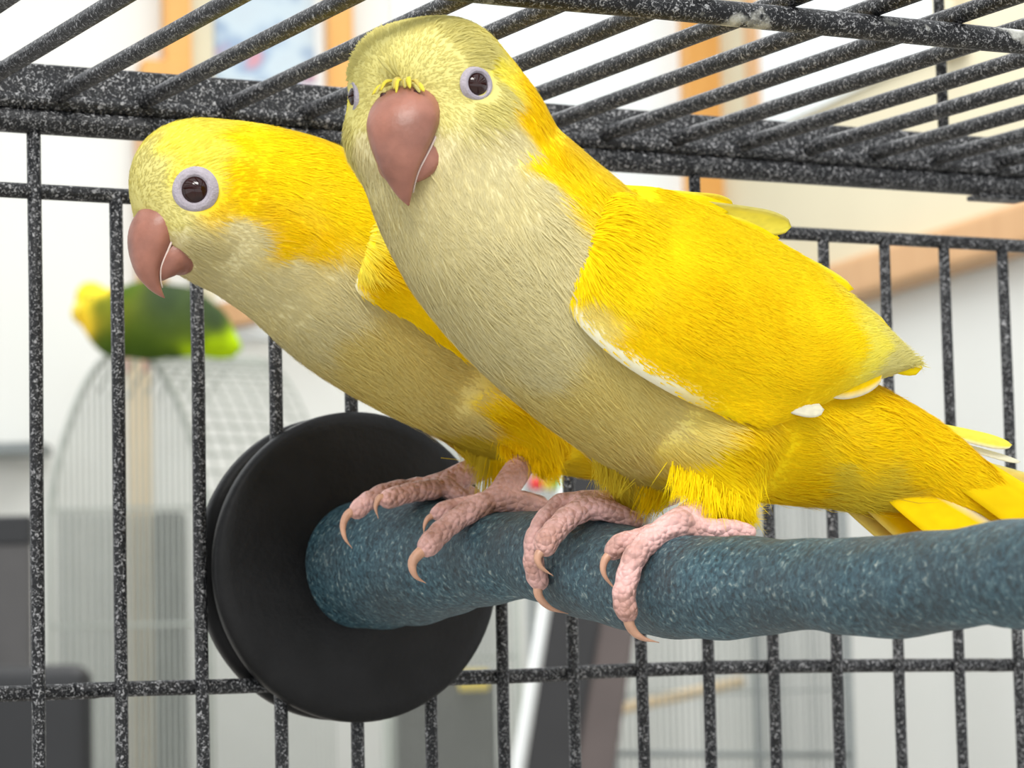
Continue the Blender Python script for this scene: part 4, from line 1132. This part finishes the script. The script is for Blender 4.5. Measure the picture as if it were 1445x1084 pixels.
yF, yR = -12.6, -5.7
front = dict(y=yF, label='yellow parrot with cream breast, standing further from the black disc, face turned outwards',
    head_az=41, head_pitch=-4, eye=(673, 119), eye_r=0.30, iris=0.225, beak_at=(1.04, -0.27), beak_scale=1.12, n_cere=13, n_brow=4, eye_az=53,
    spine=[(617, 142, 119, 1.0), (642, 205, 138, 1.0), (670, 268, 146, 0.99), (716, 328, 158, 0.98), (785, 397, 166, 0.96), (866, 470, 163, 0.95), (945, 532, 151, 0.95), (1030, 572, 130, 0.93), (1120, 606, 106, 0.9), (1205, 628, 92, 0.85), (1288, 652, 71, 0.78), (1362, 692, 54, 0.65), (1430, 728, 34, 0.5)],
    lumps=[((0.45, 0.72, -0.60), 0.82), ((0.45, -0.72, -0.60), 0.82), ((0.55, 0.50, 0.45), 0.82), ((0.55, -0.50, 0.45), 0.82)],
    thighs=[(1010, 628, 66, 1020, 702, 38, 0.95), (885, 610, 62, 888, 676, 34, -1.15)],
    spots=[(560, 60, 'P'), (620, 45, 'P'), (680, 75, 'P'), (520, 110, 'P'), (590, 95, 'P'), (640, 150, 'P'), (705, 150, 'P'), (715, 110, 'P2'), (738, 130, 'D'), (750, 170, 'D'), (768, 205, 'D'), (722, 222, 'C'), (768, 236, 'Y'), (800, 255, 'Y'), (700, 185, 'C'), (660, 215, 'C'), (620, 260, 'C'), (535, 230, 'C'), (690, 270, 'C'), (755, 265, 'C'), (600, 340, 'C'), (700, 350, 'C'), (780, 320, 'C'), (800, 380, 'C'), (660, 430, 'C'), (750, 480, 'C'), (850, 560, 'C2'), (800, 600, 'C2'), (900, 640, 'C2'), (945, 600, 'C2'), (930, 560, 'C2'), (985, 605, 'C3'), (975, 668, 'Y'), (1000, 648, 'Y'), (1020, 675, 'Y'), (1000, 700, 'Y'), (1050, 690, 'Y'), (962, 635, 'C3'), (1045, 625, 'D'), (1100, 640, 'D'), (1180, 650, 'D'), (1250, 600, 'D'), (1100, 690, 'D'), (1170, 670, 'G'), (1200, 715, 'G'), (1300, 640, 'D'), (1380, 690, 'D'), (850, 290, 'Y'), (950, 330, 'Y'), (1050, 450, 'Y'), (1150, 540, 'D'), (870, 690, 'G')],
    long=[(1120, 705, 0.8, 0.7), (1200, 720, 0.8, 0.95), (1060, 705, 0.6, 0.7), (775, 200, 0.6, 0.4)],
    rim=(0.06, 0.46), wing=[((803, 400, 1.80), (826, 312, 1.72), 1.84), ((812, 447, 1.86), (852, 268, 1.20), 2.02), ((862, 500, 1.98), (910, 262, 0.75), 2.15), ((930, 547, 2.00), (985, 288, 0.55), 2.18), ((1000, 580, 1.92), (1060, 325, 0.50), 2.05), ((1075, 602, 1.72), (1125, 362, 0.50), 1.82), ((1150, 574, 1.45), (1185, 408, 0.50), 1.50), ((1215, 546, 1.15), (1235, 450, 0.55), 1.12), ((1268, 526, 0.85), (1268, 484, 0.60), 0.80), ((1296, 516, 0.62), (1290, 508, 0.58), 0.62)],
    wing_spots=[(830, 290, 'Y'), (815, 340, 'Y'), (812, 400, 'Y'), (822, 448, 'C3'), (870, 490, 'D'), (900, 520, 'D'), (850, 400, 'Y'), (900, 350, 'Y'), (950, 420, 'D'), (900, 470, 'D'), (1000, 350, 'Y'), (1050, 450, 'D'), (1000, 540, 'D'), (960, 540, 'D'), (1080, 580, 'D'), (1150, 500, 'D'), (1150, 420, 'Y'), (1200, 480, 'Y'), (1250, 490, 'P2'), (1290, 510, 'P')],
    wing_feathers=[([(1120, 440, 1.45), (1200, 470, 1.1), (1302, 519, 0.62)], 0.75, 'Y', 'P', 1), ([(1090, 400, 1.2), (1180, 440, 0.95), (1285, 497, 0.55)], 0.7, 'P2', 'P', 1), ([(1060, 360, 0.95), (1140, 400, 0.75), (1255, 462, 0.5)], 0.6, 'Y', 'P', 1),
                   ([(1030, 325, 0.75), (1100, 358, 0.6), (1205, 408, 0.42)], 0.5, 'Y', 'P2', 1), ([(1060, 540, 1.95), (1110, 565, 1.8), (1163, 578, 1.62)], 0.42, 'Wt', None, 0), ([(1120, 520, 1.72), (1180, 545, 1.4), (1245, 528, 1.12)], 0.5, 'D', 'Wt', -1),
                   ([(1020, 560, 2.0), (1060, 585, 1.9), (1090, 600, 1.75)], 0.35, 'D', None, 0),
                   ([(900, 268, 0.2), (980, 282, 0.1), (1035, 291, 0.0)], 0.40, 'Y', 'P2', 1), ([(930, 280, 0.1), (1030, 305, 0.0), (1108, 322, -0.1)], 0.50, 'P2', 'P', 1), ([(960, 295, 0.25), (1040, 318, 0.15), (1100, 336, 0.05)], 0.45, 'Y', 'P2', 1)],
    tail=[([(1180, 575, 0.4), (1330, 640, 0.45), (1500, 748, 0.35), (1700, 870, 0.2)], 1.3, 'D', 'Y', 1), ([(1230, 660, 0.1), (1290, 700, 0.58), (1417, 781, 0.75), (1600, 895, 0.6)], 1.35, 'O', 'Wt', 1), ([(1180, 665, 0.1), (1290, 745, 0.1), (1480, 880, 0.1)], 1.0, 'O', 'T', -1), ([(1160, 680, -0.1), (1260, 750, -0.1), (1400, 850, -0.1)], 0.8, 'T', None, 0),
          ([(1270, 590, -0.5), (1350, 610, -0.55), (1428, 628, -0.6)], 0.34, 'P2', 'Wt', -1), ([(1280, 605, -0.6), (1370, 632, -0.65), (1440, 652, -0.7)], 0.16, 'Wt', None, 0), ([(1290, 625, -0.4), (1400, 665, -0.45), (1520, 700, -0.5)], 0.5, 'T', 'P', 1), ([(1290, 645, -0.3), (1420, 700, -0.35), (1600, 780, -0.4)], 0.7, 'P', None, 0)],
    feet=[dict(y=-14.0, tarsus=[(1010, 685, 20, 0.9), (988, 716, 20, 0.4), (958, 738, 21, 0.0), (935, 750, 18, 0.0)],
               toes=[dict(path=[(958, 738, 19), (918, 762, 18), (895, 788, 17), (885, 818, 16.5), (880, 845, 16), (886, 866, 16)], claw=[(890, 885), (905, 900), (930, 907)]),
                     dict(path=[(940, 748, 15), (905, 762, 15), (878, 768, 16), (864, 779, 13)], dy=0.35, dy2=0.35, claw=[(853, 792), (853, 812), (874, 836)]),
                     dict(path=[(955, 742, 19), (995, 748, 17), (1030, 748, 15), (1058, 751, 11)], dy=0.0, dy2=-0.25, bump=0.4),
                     dict(path=[(950, 740, 16), (985, 742, 14), (1015, 745, 10)], dy=0.5, dy2=0.9)]),
          dict(y=-11.2, tarsus=[(945, 692, 22, 0.0), (900, 708, 21, 0.0), (860, 710, 19, 0.0), (820, 710, 16, 0.0)],
               toes=[dict(path=[(850, 708, 16), (798, 708, 14), (775, 726, 14), (757, 752, 14), (752, 782, 14), (756, 808, 15), (762, 822, 14)], claw=[(760, 840), (776, 858), (802, 866)], dy=0.25, dy2=0.3),
                     dict(path=[(850, 715, 16), (810, 725, 17), (788, 744, 17), (771, 764, 17), (771, 773, 14)], claw=[(759, 785), (763, 800), (781, 813)], dy=-0.15, dy2=-0.15),
                     dict(path=[(830, 714, 15), (862, 722, 15), (897, 740, 12)], dy=-0.2, dy2=-0.4),
                     dict(path=[(830, 712, 14), (862, 716, 13), (897, 726, 11)], dy=0.4, dy2=0.7)])],
    tuft_feathers=[(1000, 660, 1002, 728, 1.75, 0.3, 'Y'), (985, 650, 975, 712, 1.6, 0.3, 'Y'), (1030, 660, 1032, 722, 1.75, 0.32, 'Y'), (1055, 655, 1062, 712, 1.55, 0.3, 'Y'), (965, 640, 955, 700, 1.4, 0.3, 'Y'), (875, 640, 868, 692, -0.7, 0.3, 'G'), (905, 650, 905, 698, -0.7, 0.3, 'G'), (930, 660, 910, 725, -0.6, 0.25, 'D'), (945, 660, 930, 712, -0.5, 0.25, 'Y'), (852, 630, 850, 685, -0.8, 0.25, 'G')],
    n_strand=120000)
rear = dict(y=yR, label='yellow parrot with beak in profile, leaning forward, standing beside the black disc',
    head_az=6, head_pitch=-6, eye=(275, 268), eye_r=0.43, iris=0.285, beak_at=(0.82, -0.36), beak_scale=1.04, n_cere=5, eye_az=50,
    spine=[(294, 274, 107, 0.98), (352, 298, 124, 0.98), (432, 336, 138, 0.98), (512, 400, 142, 0.97), (590, 455, 136, 0.97), (670, 505, 122, 0.95), (748, 550, 106, 0.92), (825, 588, 86, 0.88), (905, 615, 66, 0.8), (990, 640, 46, 0.7), (1080, 660, 28, 0.6)],
    lumps=[((0.50, 0.55, -0.60), 0.72), ((0.50, -0.55, -0.60), 0.72), ((0.50, 0.0, 0.35), 0.98), ((0.05, 0.0, -0.95), 0.75)],
    thighs=[(728, 560, 62, 762, 640, 24, 1.1), (655, 575, 55, 678, 630, 28, -1.1)],
    spots=[(250, 200, 'P2'), (215, 240, 'P'), (200, 280, 'P'), (240, 310, 'P'), (290, 185, 'P2'), (330, 200, 'Y'), (300, 230, 'P2'), (330, 260, 'D'), (350, 300, 'D'), (260, 340, 'C'), (330, 340, 'C'), (300, 390, 'C'), (380, 400, 'C'), (400, 330, 'D'), (380, 260, 'Y'), (400, 210, 'Y'), (470, 240, 'Y'), (450, 345, 'D'), (485, 310, 'Y'), (420, 375, 'C'), (440, 450, 'C'), (520, 500, 'C2'), (480, 420, 'C'), (560, 480, 'C2'), (600, 560, 'C2'), (640, 590, 'C2'), (650, 540, 'C2'), (690, 575, 'O'), (725, 600, 'O'), (660, 615, 'G'), (740, 640, 'O'), (680, 640, 'G'), (560, 330, 'Y'), (800, 560, 'D'), (900, 620, 'D')],
    long=[(640, 600, 0.7, 0.7)],
    rim=(0.0, 0.2), wing=[((500, 385, 1.75), (512, 318, 1.70), 1.84), ((512, 418, 1.90), (545, 285, 1.30), 2.06), ((575, 452, 1.98), (625, 310, 0.85), 2.15), ((650, 505, 1.95), (705, 370, 0.60), 2.10), ((725, 550, 1.80), (775, 435, 0.50), 1.90), ((800, 575, 1.50), (840, 500, 0.5), 1.50), ((870, 590, 1.1), (890, 560, 0.55), 1.05), ((930, 610, 0.65), (932, 602, 0.6), 0.65)],
    wing_spots=[(510, 330, 'P2'), (500, 360, 'P2'), (530, 330, 'Y'), (560, 320, 'Y'), (540, 380, 'D'), (580, 420, 'D'), (540, 410, 'D'), (620, 450, 'D'), (650, 490, 'D'), (700, 450, 'D'), (800, 540, 'D'), (900, 590, 'D')],
    wing_feathers=[([(780, 500, 1.5), (860, 550, 1.0), (960, 615, 0.6)], 0.7, 'Y', 'P', 1), ([(750, 470, 1.3), (840, 530, 0.9), (930, 590, 0.5)], 0.6, 'Y', 'P', 1)],
    tail=[([(830, 575, 0.2), (1000, 625, 0.2), (1200, 665, 0.2)], 1.0, 'D', 'Y', 1), ([(830, 600, 0.3), (1000, 650, 0.3), (1180, 690, 0.3)], 1.0, 'O', 'P2', 1), ([(830, 585, -0.2), (1000, 630, -0.2), (1230, 660, -0.2)], 1.0, 'D', 'Y', 1), ([(830, 600, -0.4), (1000, 645, -0.4), (1170, 680, -0.4)], 0.9, 'D', 'T', 1)],
    feet=[dict(y=-7.1, tarsus=[(742, 618, 20, 0.95), (736, 652, 20, 0.55), (718, 682, 20, 0.1), (703, 702, 18, 0.0)],
               toes=[dict(path=[(705, 702, 18), (674, 716, 17), (646, 732, 16), (620, 753, 16), (602, 773, 16)], claw=[(585, 788), (582, 802), (588, 815), (601, 823)], bump=1.0),
                     dict(path=[(690, 708, 14), (655, 714, 13), (628, 719, 12), (614, 726, 9)], claw=[(604, 732), (599, 742), (598, 753)], dy=0.35, dy2=0.4),
                     dict(path=[(708, 705, 18), (735, 710, 16), (760, 714, 12), (781, 716, 7)], dy=-0.1, dy2=-0.3, bump=0.3),
                     dict(path=[(708, 703, 15), (735, 705, 13), (765, 710, 10)], dy=0.5, dy2=0.9)]),
          dict(y=-4.4, tarsus=[(705, 648, 20, 0.0), (668, 664, 19, 0.0), (635, 678, 17, 0.0), (612, 687, 15, 0.0)],
               toes=[dict(path=[(620, 685, 16), (582, 689, 14), (546, 695, 14), (518, 708, 13), (503, 722, 13)], claw=[(491, 726), (484, 742), (487, 760), (497, 774)], dy=0.1, dy2=0.15),
                     dict(path=[(612, 690, 15), (580, 695, 14), (552, 703, 14), (546, 706, 11)], claw=[(536, 702), (530, 716), (534, 732)], dy=-0.25, dy2=-0.25),
                     dict(path=[(628, 685, 13), (642, 697, 13), (655, 706, 11)], dy=-0.2, dy2=-0.35),
                     dict(path=[(628, 685, 13), (650, 692, 12), (672, 700, 10)], dy=0.4, dy2=0.7)])],
    tuft_feathers=[(765, 600, 776, 672, 1.5, 0.3, 'O'), (750, 600, 756, 665, 1.55, 0.3, 'O'), (735, 590, 738, 640, 1.55, 0.3, 'O'), (715, 590, 716, 650, 1.2, 0.26, 'O'), (690, 600, 684, 690, -0.6, 0.14, 'G'), (680, 600, 672, 660, -0.8, 0.28, 'G'), (660, 595, 668, 650, -0.8, 0.28, 'G'), (700, 600, 700, 668, -0.5, 0.26, 'O'), (640, 590, 655, 635, -0.9, 0.26, 'G'), (705, 610, 706, 690, -0.4, 0.12, 'O')],
    n_strand=100000)
make_bird(rear)
make_bird(front)
